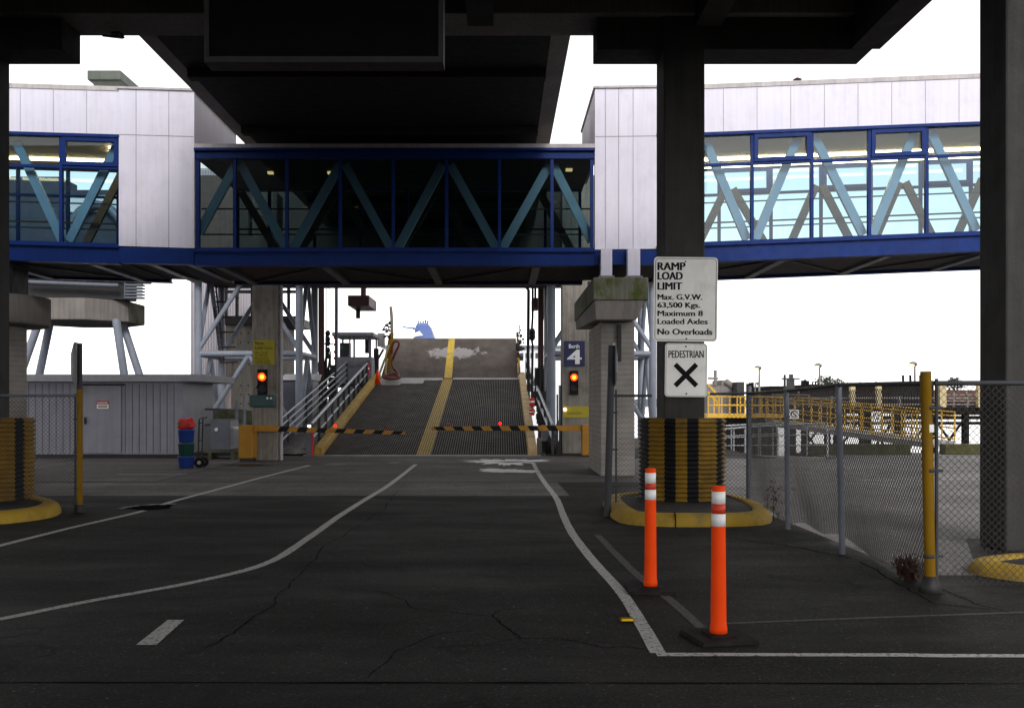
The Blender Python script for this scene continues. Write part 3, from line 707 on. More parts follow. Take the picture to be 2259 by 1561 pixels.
for xa, xb in ((1323, 1347), (1381, 1408)):
    for y in (YF-.31, YK-.6):
        mb = MB(); mb.box(X(xa), X(xb), y, y+.26, zt_+.045, Z(553) if y < 24 else Z(586)); part('leg', mb, 'white', t)
        mb = MB(); mb.box(X(xa)-.05, X(xb)+.05, y-.03, y+.3, zt_+.002, zt_+.044); part('foot_plate', mb, 'galv', t)
# rooftop pieces
D = 23.3
rv = thing('roof_vent', 'green grey boxy vent standing on the white roof at upper left', 'roof vent', P(240, 190, D))
a, b = gx(192, D), gx(266, D); mb = MB(); mb.box(a, b, D, D+1.9, gz(176, D), gz(155, D)); part('hood', mb, 'green_vent', rv, bev=.02)
mb = MB(); mb.hexa([(a+.18, D+.15, gz(195, D)), (b-.1, D+.15, gz(195, D)), (b-.1, D+1.7, gz(195, D)), (a+.18, D+1.7, gz(195, D))], [(a+.06, D+.05, gz(176, D)-.002), (b-.02, D+.05, gz(176, D)-.002), (b-.02, D+1.8, gz(176, D)-.002), (a+.06, D+1.8, gz(176, D)-.002)]); part('neck', mb, 'green_vent', rv)
D = 24; mb = MB(); mb.lathe((gx(1759, D), D, gz(187, D)), [(.05, 0), (.05, .1), (.11, .12), (.02, .17)], 12)
tag(part('vent_cap', mb, 'maroon', loc=P(1759, 187, D)), 'tiny red vent cap on the right footbridge roof', 'vent cap')

# support pier
mb = MB(); mb.box(gx(1325, 22.7)-.0, gx(1400, 22.7), 22.7, 25.7, 0, gz(708, 22.6))
pr = thing('bridge_pier', 'concrete pier with mossy hammerhead cap under the footbridge', 'bridge pier', (2.7, 24, 0))
part('shaft', mb, 'formwork', pr, bev=.02)
c0, c1, y0, y1 = gx(1312, 21.95), gx(1430, 21.95), 21.95, 27.6
zt_, zm_, zb_ = gz(612, 21.95), gz(662, 21.95), gz(705, 21.95)
mb = MB(); mb.hexa([(c0+.02, y0+.05, zb_), (c1-.25, y0+.05, zb_), (c1-.25, y1, zb_+.2), (c0+.02, y1, zb_+.2)], [(c0, y0, zm_), (c1-.06, y0, zm_), (c1-.06, y1, zm_), (c0, y1, zm_)])
part('cap', mb, 'concrete', pr, bev=.02)
mb = MB(); mb.box(c0-.03, c1, y0-.03, y1+.03, zm_+.001, zt_); part('cap_beam', mb, 'moss', pr, label='moss-stained upper cap beam', bev=.02)
D = 22.66; mb = MB(); mb.box(gx(1362, D), gx(1370, D), D-.07, D+.03, gz(797, D), gz(716, D)); part('conduit', mb, 'dark', pr)
# left drum pier
lp = thing('bridge_pier', 'rounded concrete pier under the footbridge at the left edge', 'bridge pier', (-12.3, 23.6, 0))
mb = MB(); mb.lathe((-12.3, 23.6, 0), [(1.0, 0), (1.0, gz(711, 22.6))], 40); part('shaft', mb, 'formwork', lp)
mb = MB(); mb.lathe((-12.3, 23.6, 0), [(1.5, gz(711, 22.6)+.002), (1.53, gz(705, 22.6)), (1.53, gz(646, 22.6))], 48); part('cap', mb, 'concrete', lp)
for xb_ in (-12.6, -11.6):
    mb = MB(); mb.box(xb_, xb_+.25, 23.2, 24, gz(646, 22.6)+.002, Z(586)+.1); part('bearing', mb, 'dark', lp)

# ================================================================== SIGNS ON THE COLUMN
def rrect(x0, x1, z0, z1, r, n=5):
    pts = []
    for cx, cz, a0 in ((x0+r, z0+r, 180), (x1-r, z0+r, 270), (x1-r, z1-r, 0), (x0+r, z1-r, 90)):
        for i in range(n+1):
            a = R(a0+90*i/n); pts.append((cx+r*math.cos(a), cz+r*math.sin(a)))
    return pts
def ring(mb, outer, inner, y0, y1, mi=0):
    n = len(outer); vs = [(x, y0, z) for x, z in outer]+[(x, y0, z) for x, z in inner]+[(x, y1, z) for x, z in outer]+[(x, y1, z) for x, z in inner]
    fs = []
    for i in range(n):
        j = (i+1) % n; fs += [(i, j, n+j, n+i), (2*n+i, 3*n+i, 3*n+j, 2*n+j), (i, 2*n+i, 2*n+j, j), (n+i, n+j, 3*n+j, 3*n+i)]
    mb.add(vs, fs, mi)
D = 15.36
def tilt(mb, c, ang):
    ca, sa = math.cos(ang), math.sin(ang)
    mb.v = [(c[0]+(x-c[0])*ca-(z-c[1])*sa, y, c[1]+(x-c[0])*sa+(z-c[1])*ca) for x, y, z in mb.v]; return mb
ls = thing('sign', 'large white ramp load limit sign on the concrete column', 'sign', P(1513, 752, D), None)
x0, x1, z0, z1 = gx(1442, D), gx(1583, D), gz(753, D), gz(567, D); cc = ((x0+x1)/2, (z0+z1)/2)
mb = MB(); mb.plate(rrect(x0, x1, z0, z1, .06), D, D+.012); part('panel', tilt(mb, cc, -.012), 'sign', ls)
mb = MB(); ring(mb, rrect(x0+.022, x1-.022, z0+.022, z1-.022, .045), rrect(x0+.029, x1-.029, z0+.029, z1-.029, .04), D-.002, D-.0005); part('border', tilt(mb, cc, -.012), 'ink', ls)
mb = MB()
for s_, ua, ub, va, vb in (('RAMP', 1451, 1511, 596, 579), ('LOAD', 1451, 1505, 617, 600), ('LIMIT', 1451, 1504, 639, 623)):
    put_text(mb, s_, gx(ua, D), gx(ub, D), gz(va, D), gz(vb, D), D, .03)
for s_, ua, ub, va, vb in (('Max. G.V.W.', 1451, 1549, 661, 649), ('63,500 Kgs.', 1451, 1544, 682, 667), ('Maximum 8', 1451, 1550, 697, 685), ('Loaded Axles', 1451, 1561, 715, 703), ('No Overloads', 1451, 1571, 738, 725)):
    put_text(mb, s_, gx(ua, D), gx(ub, D), gz(va, D), gz(vb, D), D, .028)
part('lettering', tilt(mb, cc, -.004), 'ink', ls)
mb = MB()
for u, v in ((1512, 577), (1514, 747)): mb.tube([(gx(u, D), D-.012, gz(v, D)), (gx(u, D), D, gz(v, D))], .012)
part('bolt', mb, 'dark', ls)
ps = thing('sign', 'white pedestrian sign with a black cross below the load limit sign', 'sign', P(1513, 875, D), None)
x0, x1, z0, z1 = gx(1467, D), gx(1560, D), gz(875, D), gz(757, D); cc = ((x0+x1)/2, (z0+z1)/2)
mb = MB(); mb.plate(rrect(x0, x1, z0, z1, .05), D, D+.012); part('panel', tilt(mb, cc, -.01), 'sign', ps)
mb = MB(); ring(mb, rrect(x0+.012, x1-.012, z0+.012, z1-.012, .04), rrect(x0+.017, x1-.017, z0+.017, z1-.017, .035), D-.002, D-.0005); part('border', tilt(mb, cc, -.01), 'ink', ps)
mb = MB(); put_text(mb, 'PEDESTRIAN', gx(1475, D), gx(1552, D), gz(789, D), gz(773, D), D, .010); part('lettering', mb, 'ink', ps)
mb = MB(); c0_ = (gx(1513, D), gz(827, D)); h_ = .165
mb.bar((c0_[0]-h_, D-.002, c0_[1]-h_), (c0_[0]+h_, D-.002, c0_[1]+h_), .075, .002, up=(0, 1, 0)); mb.bar((c0_[0]-h_, D-.0035, c0_[1]+h_), (c0_[0]+h_, D-.0035, c0_[1]-h_), .075, .002, up=(0, 1, 0)); part('cross', mb, 'ink', ps)
mb = MB()
for u, v in ((1513, 764), (1514, 868)): mb.tube([(gx(u, D), D-.012, gz(v, D)), (gx(u, D), D, gz(v, D))], .013)
part('bolt', mb, 'dark', ps)

# ================================================================== FENCES
def links(p, q, z0, z1, w=.032, r=.0036, disp=None):
    """woven diamond mesh between two ground points"""
    mb = MB(); p = Vector(p); q = Vector(q); L = (q-p).length; d = (q-p)/L; nrm = Vector((-d.y, d.x))
    n = int(L/w); m = int((z1-z0)/w); ww = L/n; hh = (z1-z0)/m
    tri = [(0, 1), (.87, -.5), (-.87, -.5)]
    for k_ in range(n):
        o = len(mb.v)
        for j in range(m+1):
            s_ = k_*ww+(ww if (j+k_) % 2 else 0); z = z0+j*hh
            off = (.5 if (j+k_) % 2 else -.5)*r*2
            b = p+d*s_; dn = disp(s_/L, j/m) if disp else (0, 0)
            c = b+nrm*(off+dn[0]); z += dn[1]
            for tx, ty in tri: mb.v.append((c.x+d.x*tx*r+nrm.x*ty*r, c.y+d.y*tx*r+nrm.y*ty*r, z))
        for j in range(m):
            for i in range(3):
                mb.f.append([o+j*3+i, o+j*3+(i+1) % 3, o+(j+1)*3+(i+1) % 3, o+(j+1)*3+i]); mb.mi.append(0); mb.sm.append(True)
        z = z0+m*hh                         # twisted barbs at the top
    return mb
def fpost(t, x, y, z1, r=.035, mat='post_dark', name='post', lean=0, label=None):
    mb = MB(); mb.tube([(x, y, 0), (x+lean, y, z1)], r, 12); return part(name, mb, mat, t, label=label)
# left panel
D = 15.2
t = thing('chain_link_fence', 'chain link panel beside the striped guard at the left edge', 'fence', (-7, D, 0), 'chain link fence panels')
xa, xb = gx(22, D)-.9, gx(166, D)
part('mesh', links((xa, D), (xb, D), .12, gz(873, D)), 'wire', t)
mb = MB(); mb.tube([(xa, D, gz(872, D)), (gx(168, D), D, gz(872, D))], .022, 8); part('top_rail', mb, 'galv', t)
mb = MB(); mb.tube([(xb, D, .05), (xb, D, gz(868, D))], .016, 8); part('end_rod', mb, 'post_dark', t)
for zz in (.35, .9, 1.4): mb = MB(); mb.box(xb-.02, gx(172, D), D-.025, D+.025, zz, zz+.03); part('clamp', mb, 'post_dark', t)
yp = thing('yellow_post', 'slim yellow fence post carrying grey signs at left', 'post', (gx(176, D), D, 0))
x = gx(176, D)
mb = MB(); mb.tube([(x, D, .12), (x, D, gz(858, D))], .042, 14); part('post', mb, 'yellow', yp)
mb = MB(); mb.tube([(x, D, 0), (x, D, .119)], .075, 14); part('foot_sleeve', mb, 'dark', yp)
mb = MB(); mb.tube([(x, D, gz(858, D)), (x, D, gz(757, D))], .038, 12); part('upper_pole', mb, 'dark', yp)
def octagon(cx, cy, cz, r, ang, th, mb):
    ca, sa = math.cos(ang), math.sin(ang); n = 8; vs = []
    for s_ in (-th/2, th/2):
        for i in range(8):
            a = R(22.5+45*i); l = r*math.cos(a); vs.append((cx+ca*l-sa*s_, cy+sa*l+ca*s_, cz+r*math.sin(a)))
    mb.add(vs, [tuple(range(8)), tuple(range(15, 7, -1))]+[((i+1) % 8, i, 8+i, 8+(i+1) % 8) for i in range(8)])
    return mb
sg = octagon(x-.055, D, gz(803, D), .36, R(101), .012, MB())
tag(part('stop_sign', sg, 'sign_back', loc=(x, D, gz(803, D))), 'grey sign back seen edge-on at the top of the left yellow post', 'sign')
# right fence: short panels at the column, a long run towards the camera, and a panel to the right
A0, A1, A2 = (1.63, 14.8), (3.93, 15.75), (3.80, 8.75)
t = thing('chain_link_fence', 'chain link panel passing behind the sign column', 'fence', (2.6, 15.1, 0), 'chain link fence panels')
part('mesh', links((1.74, 14.95), (2.22, 15.1), .15, 1.77), 'wire', t); part('mesh', links((3.52, 15.72), A1, .15, 1.80), 'wire', t)
mb = MB(); mb.tube([(1.66, 14.93, 1.77), (2.3, 15.14, 1.77)], .02, 8); mb.tube([(3.3, 15.66, 1.80), (*A1, 1.82)], .02, 8); part('top_rail', mb, 'post_dark', t)
mb = MB(); mb.tube([(1.74, 14.95, .1), (1.74, 14.95, 1.86)], .014, 8); part('end_rod', mb, 'post_dark', t)
for zz in (.4, .95, 1.5): mb = MB(); mb.box(1.60, 1.76, 14.91, 14.96, zz, zz+.03); part('clamp', mb, 'post_dark', t)
x, y = gx(1347, 14.6), 14.6
sp = thing('sign_post', 'tall dark steel post left of the sign column', 'post', (x, y, 0))
mb = MB(); mb.tube([(x-.05, y, 0), (x+.02, y, gz(762, y))], .052, 12); part('pole', mb, 'post_dark', sp)
sg = octagon(x+.06, y+.05, gz(803, y), .34, R(91), .012, MB())
tag(part('stop_sign', sg, 'sign_back', loc=(x, y, gz(803, y))), 'grey sign back seen edge-on left of the load limit sign', 'sign')
t = thing('chain_link_fence', 'long chain link run with bulging mesh leading toward the camera', 'fence', (3.85, 12, 0), 'chain link fence panels')
def bulge(s_, h):
    b = max(0, 1-h*1.6); k_ = math.sin(math.pi*min(1, s_*1.0))
    return (b*b*.16*k_+.012*math.sin(s_*21+h*3)*b, .12*b*(mnoise.noise(Vector((s_*6, h, 0)))))
part('mesh', links(A1, A2, .05, 1.80, r=.0048, disp=bulge), 'wire', t)
mb = MB(); rr = [(*A1, 1.81), (gx(1737, 13.1), 13.1, 1.82), (gx(1852, 10.9), 10.9, 1.855), (*A2, 1.83)]; mb.tube(rr, .022, 8); part('top_rail', mb, 'post_dark', t)
fpost(t, A1[0], A1[1], gz(851, 15.8), .042, 'galv'); fpost(t, gx(1738, 13.1), 13.1, gz(862, 13.1), .034, 'galv', lean=-.02); fpost(t, gx(1858, 10.95), 10.95, gz(850, 10.9), .034, 'galv', lean=-.04)
D = 8.75; x = gx(2047, D)
yq = thing('yellow_post', 'thick yellow corner post of the fence with a pale tape band', 'post', (x, D, 0))
mb = MB(); mb.tube([(x+.02, D, .1), (x-.02, D, gz(819, D))], .046, 16); part('post', mb, 'yellow', yq)
mb = MB(); mb.tube([(x+.004, D, gz(953, D)), (x+.002, D, gz(936, D))], .0475, 16); part('tape_band', mb, 'sheet', yq)
mb = MB(); mb.lathe((x+.02, D, 0), [(.10, 0), (.08, .06), (.055, .14)], 14); part('foot', mb, 'dark', yq)
for zz in (.3, 1.05, 1.6): mb = MB(); mb.lathe((x+.01, D, zz), [(.05, 0), (.05, .03)], 14); mb.box(x+.04, x+.13, D-.012, D+.012, zz, zz+.025); part('clamp', mb, 'post_dark', yq)
t = thing('chain_link_fence', 'chain link panel in front of the wide column at the right edge', 'fence', (5, D, 0), 'chain link fence panels')
xa = gx(2066, D); part('mesh', links((xa, D), (6.6, D), .06, gz(846, D)), 'wire', t)
mb = MB(); mb.tube([(xa-.02, D, gz(845, D)), (6.7, D, gz(843, D))], .022, 8); part('top_rail', mb, 'post_dark', t)
mb = MB(); mb.tube([(xa, D, .0), (xa, D, gz(835, D))], .016, 8); part('end_rod', mb, 'post_dark', t)
# withered bush at its foot and dry tendrils on the mesh
def twigs(label, cx, cy, n, r, h, mat='dead'):
    mb = MB()
    for i in range(n):
        a = random.uniform(0, 6.28); p = Vector((cx+random.uniform(-.05, .05), cy+random.uniform(-.05, .05), 0)); pts = [p]
        d = Vector((math.cos(a)*random.uniform(.1, .9)*r/h, math.sin(a)*random.uniform(.1, .9)*r/h, 1)).normalized()
        for k_ in range(4):
            d = (d+Vector((random.uniform(-.35, .35), random.uniform(-.35, .35), random.uniform(-.3, .1)))).normalized(); p = p+d*h/4*random.uniform(.6, 1.2); pts.append(p.copy())
            for q in range(3):
                e = p+Vector((random.uniform(-1, 1), random.uniform(-1, 1), random.uniform(-.6, 1)))*.05
                mb.add([p, e, e+Vector((random.uniform(-.02, .02), .01, .022))], [(0, 1, 2)])
        mb.tube(pts, .004, 4, radii=[.004, .0035, .003, .002, .0015])
    return tag(part('dead_shrub', mb, mat, loc=(cx, cy, 0)), label, 'shrub')
twigs('small brown withered shrub at the foot of the thick yellow post', gx(2012, 9.3), 9.35, 42, .20, .22)
twigs('thin dry climbing stems on the fence mesh right of the striped guard', gx(1712, 14), 14.1, 5, .12, .6)

# ================================================================== DELINEATOR POSTS, ROAD STUD
def delineator(label, u, v, D, top, bands, rot):
    x, y = gx(u, D), D
    t = thing('delineator_post', label, 'delineator post', (x, y, 0), 'orange delineator posts')
    H = gz(top, D); r0, r1 = .056, .046
    def rad(z): return r0+(r1-r0)*z/H
    mb = MB(); zs = [.045, .08, .11]+[.11+(H-.11)*i/10 for i in range(1, 11)]
    mb.lathe((x, y, 0), [(rad(z)+(.006 if z < .1 else 0), z) for z in zs]+[(r1*.7, H+.003)], 28); part('tube', mb, 'safety', t)
    for a, b in bands:
        za, zb = gz(b, D), gz(a, D); mb = MB(); mb.lathe((x, y, 0), [(rad(za)+.0012, za), (rad(zb)+.0012, zb)], 28); part('reflective_band', mb, 'sheet', t)
    za, zb = gz(bands[1][0], D), gz(bands[0][1], D); mb = MB(); mb.lathe((x, y, 0), [(rad(za)+.0012, za+.001), (rad(zb)+.0012, zb-.001)], 28); part('red_band', mb, 'safety_red', t)
    mb = MB(); h = .21; ca, sa = math.cos(rot), math.sin(rot)
    def q(px, py, z): return (x+px*ca-py*sa, y+px*sa+py*ca, z)
    mb.hexa([q(-h, -h, 0), q(h, -h, 0), q(h, h, 0), q(-h, h, 0)], [q(-h+.01, -h+.01, .03), q(h-.01, -h+.01, .03), q(h-.01, h-.01, .03), q(-h+.01, h-.01, .03)])
    mb.hexa([q(-.1, -.1, .0305), q(.1, -.1, .0305), q(.1, .1, .0305), q(-.1, .1, .0305)], [q(-.085, -.085, .046), q(.085, -.085, .046), q(.085, .085, .046), q(-.085, .085, .046)])
    part('base', mb, 'rubber', t, bev=.004); return t
delineator('nearer orange delineator post with two white bands on a skewed black base', 1585, 1405, 7.0, 1072, ((1083, 1110), (1132, 1159)), R(12))
delineator('farther orange delineator post with two white bands standing behind the lane line', 1435, 1301, 8.8, 1033, ((1042, 1065), (1079, 1101)), R(-4))
x, y = G(1383, 1369); st = thing('road_stud', 'small amber road stud beside the white lane line', 'road stud', (x, y, 0))
mb = MB(); mb.hexa([(x-.055, y-.05, .008), (x+.055, y-.05, .008), (x+.055, y+.05, .008), (x-.055, y+.05, .008)], [(x-.045, y-.025, .026), (x+.045, y-.025, .026), (x+.045, y+.025, .026), (x-.045, y+.025, .026)]); part('body', mb, 'yellow', st)
mb = MB(); mb.hexa([(x-.045, y-.047, .0105), (x+.045, y-.047, .0105), (x+.045, y-.044, .0105), (x-.045, y-.044, .0105)], [(x-.042, y-.031, .024), (x+.042, y-.031, .024), (x+.042, y-.028, .024), (x-.042, y-.028, .024)]); part('lens', mb, 'reflector', st)

# ================================================================== BERTH: columns, lights, signs, barriers
DL, DR = 29.0, 33.0
xl0, xl1 = gx(556, DL), gx(612, DL)
column('stained concrete column bearing the yellow load sign left of the ramp', xl0, xl1, DL, DL+.75, 7.79, 'concrete_mid', 'berth columns beside the ramp')
xr0, xr1 = gx(1240, DR), gx(1310, DR)
column('stained concrete column bearing the berth sign right of the ramp', xr0, xr1, DR, DR+.8, 9.2, 'concrete_mid', 'berth columns beside the ramp')
mb = MB(); mb.tube([(gx(617, DL), DL+.2, 0), (gx(617, DL), DL+.2, 5.6)], .055, 10); tag(part('conduit_pipe', mb, 'pale_wall', loc=(gx(617, DL), DL+.2, 0)), 'pale vertical pipe fixed to the left berth column', 'pipe')
def signal(label, u, v, D):
    x, y, z = P(u, v, D); y -= .10
    t = thing('traffic_light', label, 'traffic light', (x, y+.1, z-.5), 'berth signal lights')
    mb = MB(); mb.box(x-.14, x+.14, y, y+.098, z-.58, z+.22); part('housing', mb, 'black', t, bev=.02)
    mb = MB(); mb.tube([(x, y-.002, z), (x, y-.02, z)], .115, 18); part('red_lens', mb, 'red_lamp', t)
    mb = MB(); mb.tube([(x, y-.0205, z), (x, y-.028, z)], .06, 14); part('lamp_core', mb, 'red_core', t)
    mb = MB(); mb.tube([(x, y-.002, z-.34), (x, y-.02, z-.34)], .115, 18); part('dark_lens', mb, 'dark', t)
    for zz in (z, z-.34):
        mb = MB(); pts = []; 
        for i in range(11):
            a = R(0+180*i/10); pts.append((math.cos(a)*.13, math.sin(a)*.13))
        vs = [(x+a, y-.001, zz+b) for a, b in pts]+[(x+a, y-.16, zz+b*.95) for a, b in pts]
        mb.add(vs, [(i, i+1, 12+i, 11+i) for i in range(10)]); part('visor', mb, 'black', t)
    return t
signal('red traffic light lit on the left berth column', 580, 831, DL)
signal('red traffic light lit below the berth sign', 1266, 832, DR)
def board(name, label, cat, u0, u1, v0, v1, D, mat, lines, ink, bold=.02, group=None):
    t = thing(name, label, cat, P((u0+u1)/2, v1, D), group)
    mb = MB(); mb.box(gx(u0, D), gx(u1, D), D-.03, D-.005, gz(v1, D), gz(v0, D)); part('panel', mb, mat, t)
    mb = MB()
    for s_, a, b, c, d in lines: put_text(mb, s_, gx(a, D), gx(b, D), gz(d, D), gz(c, D), D-.03, bold if len(s_) < 2 else min(bold, .012), .004)
    if lines: part('lettering', mb, ink, t)
    return t
board('sign', 'faded yellow load limit notice on the left berth column', 'sign', 560, 606, 750, 804, DL, 'signyellow',
      [('Ramp', 564, 582, 754, 761), ('Load Limit', 564, 602, 764, 770), ('Max. G.V.W.', 564, 592, 776, 780), ('63,500 Kgs.', 564, 592, 782, 786), ('Maximum 8', 564, 592, 788, 792), ('Loaded Axles', 564, 596, 794, 798), ('No Overloads', 564, 598, 799, 802)], 'ink', .0)
board('sign', 'navy berth sign with a large white four on the right column', 'sign', 1244, 1290, 752, 808, DR, 'navy',
      [('Berth', 1255, 1278, 759, 768), ('4', 1253, 1281, 771, 803)], 'inkwhite', .03)
ys = board('sign', 'dull yellow notice low on the right berth column', 'sign', 1242, 1300, 896, 921, DR, 'signyellow',
      [], 'ink')
mb = MB(); x0, D = gx(1252, DR), DR
for v in (909, 912): mb.box(gx(1250, D), gx(1282, D), D-.033, D-.0305, gz(v+.8, D), gz(v, D))
part('lettering', mb, 'ink', ys)
mb = MB(); mb.sphere((gx(1246, DR), DR-.06, gz(903, DR)), .055, 10, 8); tag(part('marker_lamp', mb, 'white_spot', loc=P(1246, 903, DR)), 'small lit pale marker lamp at the corner of the low yellow notice', 'lamp')
# green box on the left column
D = DL-.15; gb = thing('junction_box', 'dark teal junction box on the left berth column', 'junction box', P(578, 898, D))
mb = MB(); mb.box(gx(552, D), gx(606, D), D-.12, D+.147, gz(897, D), gz(871, D)); part('casing', mb, 'teal', gb, bev=.02)
mb = MB(); mb.box(gx(590, D), gx(594, D), D-.135, D-.121, gz(880, D), gz(876, D)); mb.box(gx(598, D), gx(602, D), D-.135, D-.121, gz(880, D), gz(876, D)); part('switch', mb, 'sheet', gb)
# barriers
def arm(t, p, q, w0, w1, nstripe, s0):
    p, q = Vector(p), Vector(q); mb = MB(); n = nstripe*2
    # diagonal stripes as alternating skewed cells
    for i in range(n+1):
        a = max(0, (i-.35)/n); b = min(1, (i+.65)/n); sk = .35/n
        A = p.lerp(q, a); B = p.lerp(q, b); wa = w0+(w1-w0)*a; wb = w0+(w1-w0)*b
        dx = (q-p)*(sk*s0); da = dx if 0 < i else Vector(); db = dx if i < n else Vector()
        lo = [A-Vector((0, 0, wa/2))-da*.5, B-Vector((0, 0, wb/2))-db*.5, B-Vector((0, 0, wb/2))-db*.5+Vector((0, .05, 0)), A-Vector((0, 0, wa/2))-da*.5+Vector((0, .05, 0))]
        hi = [A+Vector((0, 0, wa/2))+da*.5, B+Vector((0, 0, wb/2))+db*.5, B+Vector((0, 0, wb/2))+db*.5+Vector((0, .05, 0)), A+Vector((0, 0, wa/2))+da*.5+Vector((0, .05, 0))]
        mb.hexa(lo, hi, (i % 2) if i > 1 else 0)
    return part('arm', mb, ['orange', 'black'], t)
D = 28.3
t = thing('barrier_gate', 'amber barrier with striped arm drooping from the left column', 'barrier', (gx(543, D), D, 0), 'ramp barriers')
mb = MB(); mb.box(gx(527, D), gx(558, D), D-.05, D+.5, .10, gz(938, D)); part('cabinet', mb, 'orange', t, bev=.02)
mb = MB(); mb.box(gx(529, D), gx(556, D), D-.02, D+.46, 0, .099); part('plinth', mb, 'dark', t)
arm(t, (gx(558, D), D+.1, gz(944, D)), (gx(893, D), D+.1, gz(955, D)), .17, .09, 8, 1)
for (u, v, m) in ((738, 940, 'red_spot'), (851, 945, 'red_dim')):
    mb = MB(); mb.sphere((gx(u, D), D+.12, gz(v-1, D)), .042, 10, 8); part('marker_lamp', mb, m, t)
D = 31.0
t = thing('barrier_gate', 'amber barrier with level striped arm from the right column', 'barrier', (gx(1288, D), D, 0), 'ramp barriers')
mb = MB(); mb.box(gx(1284, D), gx(1308, D), D-.05, D+.35, .05, gz(936, D)); part('cabinet', mb, 'orange', t, bev=.02)
mb = MB(); mb.box(gx(1285, D), gx(1307, D), D-.04, D+.34, 0, .049); part('plinth', mb, 'dark', t)
arm(t, (gx(1284, D), D+.1, gz(944, D)), (gx(952, D), D+.1, gz(945, D)), .18, .11, 8, 1)
for (u, v, m) in ((1103, 934, 'red_spot'), (988, 935, 'red_dim')):
    mb = MB(); mb.sphere((gx(u, D), D+.12, gz(v, D)), .045, 10, 8); part('marker_lamp', mb, m, t)

# ================================================================== LEFT YARD: shed, cabinets, tubs
D = 30.2
sh_ = thing('shed', 'low grey sided shed with a door and danger notice', 'shed', (-12, D, 0))
x0, x1 = gx(40, D), gx(402, D); zt_ = gz(842, D)
mb = MB(); mb.box(x0, x1, D, D+3.2, .12, zt_); part('wall', mb, ['siding'], sh_)
mb = MB(); i = 0; xx = x0+.1
while xx < x1-.05: mb.box(xx-.008, xx+.008, D-.006, D-.0005, .14, zt_-.05); xx += .21
part('groove', mb, 'groove', sh_)
mb = MB(); mb.box(x1+.001, x1+.012, D-.01, D+3.2, .12, zt_); part('side_wall', mb, 'siding_light', sh_)
mb = MB(); mb.box(x0-.1, gx(452, D), D-.35, D+3.4, zt_+.002, gz(826, D)); part('roof', mb, 'siding_light', sh_, bev=.01)
mb = MB(); mb.box(x0, x1, D-.01, D+3.1, 0, .119); part('plinth', mb, 'dark', sh_)
mb = MB(); mb.box(gx(186, D), gx(268, D), D-.045, D-.008, .16, zt_-.12); dr = part('door', mb, 'siding', sh_)
mb = MB(); mb.box(gx(188, D), gx(192, D), D-.09, D-.046, gz(935, D), gz(920, D)); part('handle', mb, 'dark', dr)
mb = MB(); mb.box(gx(180, D), gx(275, D), D-.06, D-.012, zt_-.115, zt_-.06); part('door_track', mb, 'dark', sh_)
D2 = D-.048; dg = thing('danger_notice', 'small red and white danger notice on the shed door', 'sign', P(227, 901, D2))
mb = MB(); mb.box(gx(214, D2), gx(240, D2), D2-.02, D2-.004, gz(901, D2), gz(891.5, D2)); part('panel', mb, 'sign', dg)
mb = MB(); mb.box(gx(214, D2), gx(240, D2), D2-.02, D2-.004, gz(891.4, D2), gz(884, D2)); part('header', mb, 'red', dg)
mb = MB(); put_text(mb, 'DANGER', gx(216, D2), gx(238, D2), gz(890, D2), gz(886, D2), D2-.02, .02); part('header_lettering', mb, 'inkwhite', dg)
mb = MB()
for v in (893.5, 896.5): mb.box(gx(217, D2), gx(237, D2), D2-.023, D2-.0205, gz(v+1.6, D2), gz(v, D2))
part('lettering', mb, 'ink', dg)
# tubs on a hand truck
D = 25.6; xc = gx(411, D); r = .20
zz = 0
for (h, mat, lab) in ((.31, 'binblue', 'blue plastic tub at the bottom of the stack by the shed'), (.33, 'bingreen', 'green plastic tub in the middle of the stack by the shed'), (.36, 'binblue', 'blue plastic tub at the top of the stack by the shed')):
    mb = MB(); mb.lathe((xc, D, zz+.012), [(r*.9, 0), (r*1.02, h*.86), (r*1.07, h*.87), (r*1.07, h-.02)], 26)
    tag(part('tub', mb, mat, loc=(xc, D, zz+.012)), lab, 'tub', 'stacked plastic tubs'); zz += h
mb = MB(); mb.sphere((xc+.03, D, zz+.14), .20, 18, 12, sc=(1, .9, .75)); 
mb.sphere((xc-.08, D-.02, zz+.12), .14, 16, 10, sc=(1, 1, .9)); mb.sphere((xc+.12, D-.04, zz+.10), .12, 16, 10, sc=(1.1, 1, .8))
mb.v = [(x+.05*mnoise.noise(Vector((x*9, y*9, z*9))), y+.04*mnoise.noise(Vector((x*9, y*9+4, z*9))), z+.07*mnoise.noise(Vector((x*8, y*8, z*8+5)))) for x, y, z in mb.v]
bg_ = tag(part('bag', mb, 'red', loc=(xc, D, zz)), 'bright red and yellow bundle lying on top of the tubs', 'bundle')
mb = MB()
for dx, dz in ((-.13, .12), (-.10, .05), (.09, .02)): mb.sphere((xc+dx, D-.15, zz+.08+dz*.6), .05, 10, 8, sc=(1, .6, .8))
part('patch', mb, 'yellow', bg_)
ht = thing('hand_truck', 'dark hand truck with small wheels beside the stacked tubs', 'hand truck', (gx(438, D), D, 0))
for dy in (-.18, .18):
    mb = MB(); mb.tube([(gx(438, D), D+.25+dy-.03, .135), (gx(438, D), D+.25+dy+.03, .135)], .13, 20); wh = part('wheel', mb, 'rubber', ht)
    mb = MB(); mb.tube([(gx(438, D), D+.25+dy-.035, .135), (gx(438, D), D+.25+dy+.035, .135)], .05, 12); part('hub', mb, 'sign_back', wh)
mb = MB()
for dy in (.1, .42): mb.tube([(gx(434, D), D+dy, .12), (gx(437, D), D+dy, 1.25), (gx(446, D), D+dy, 1.3)], .018, 8)
for z in (.3, .7, 1.15): mb.bar((gx(436, D), D+.1, z), (gx(436, D), D+.42, z), .03, .03)
part('frame', mb, 'dark', ht)
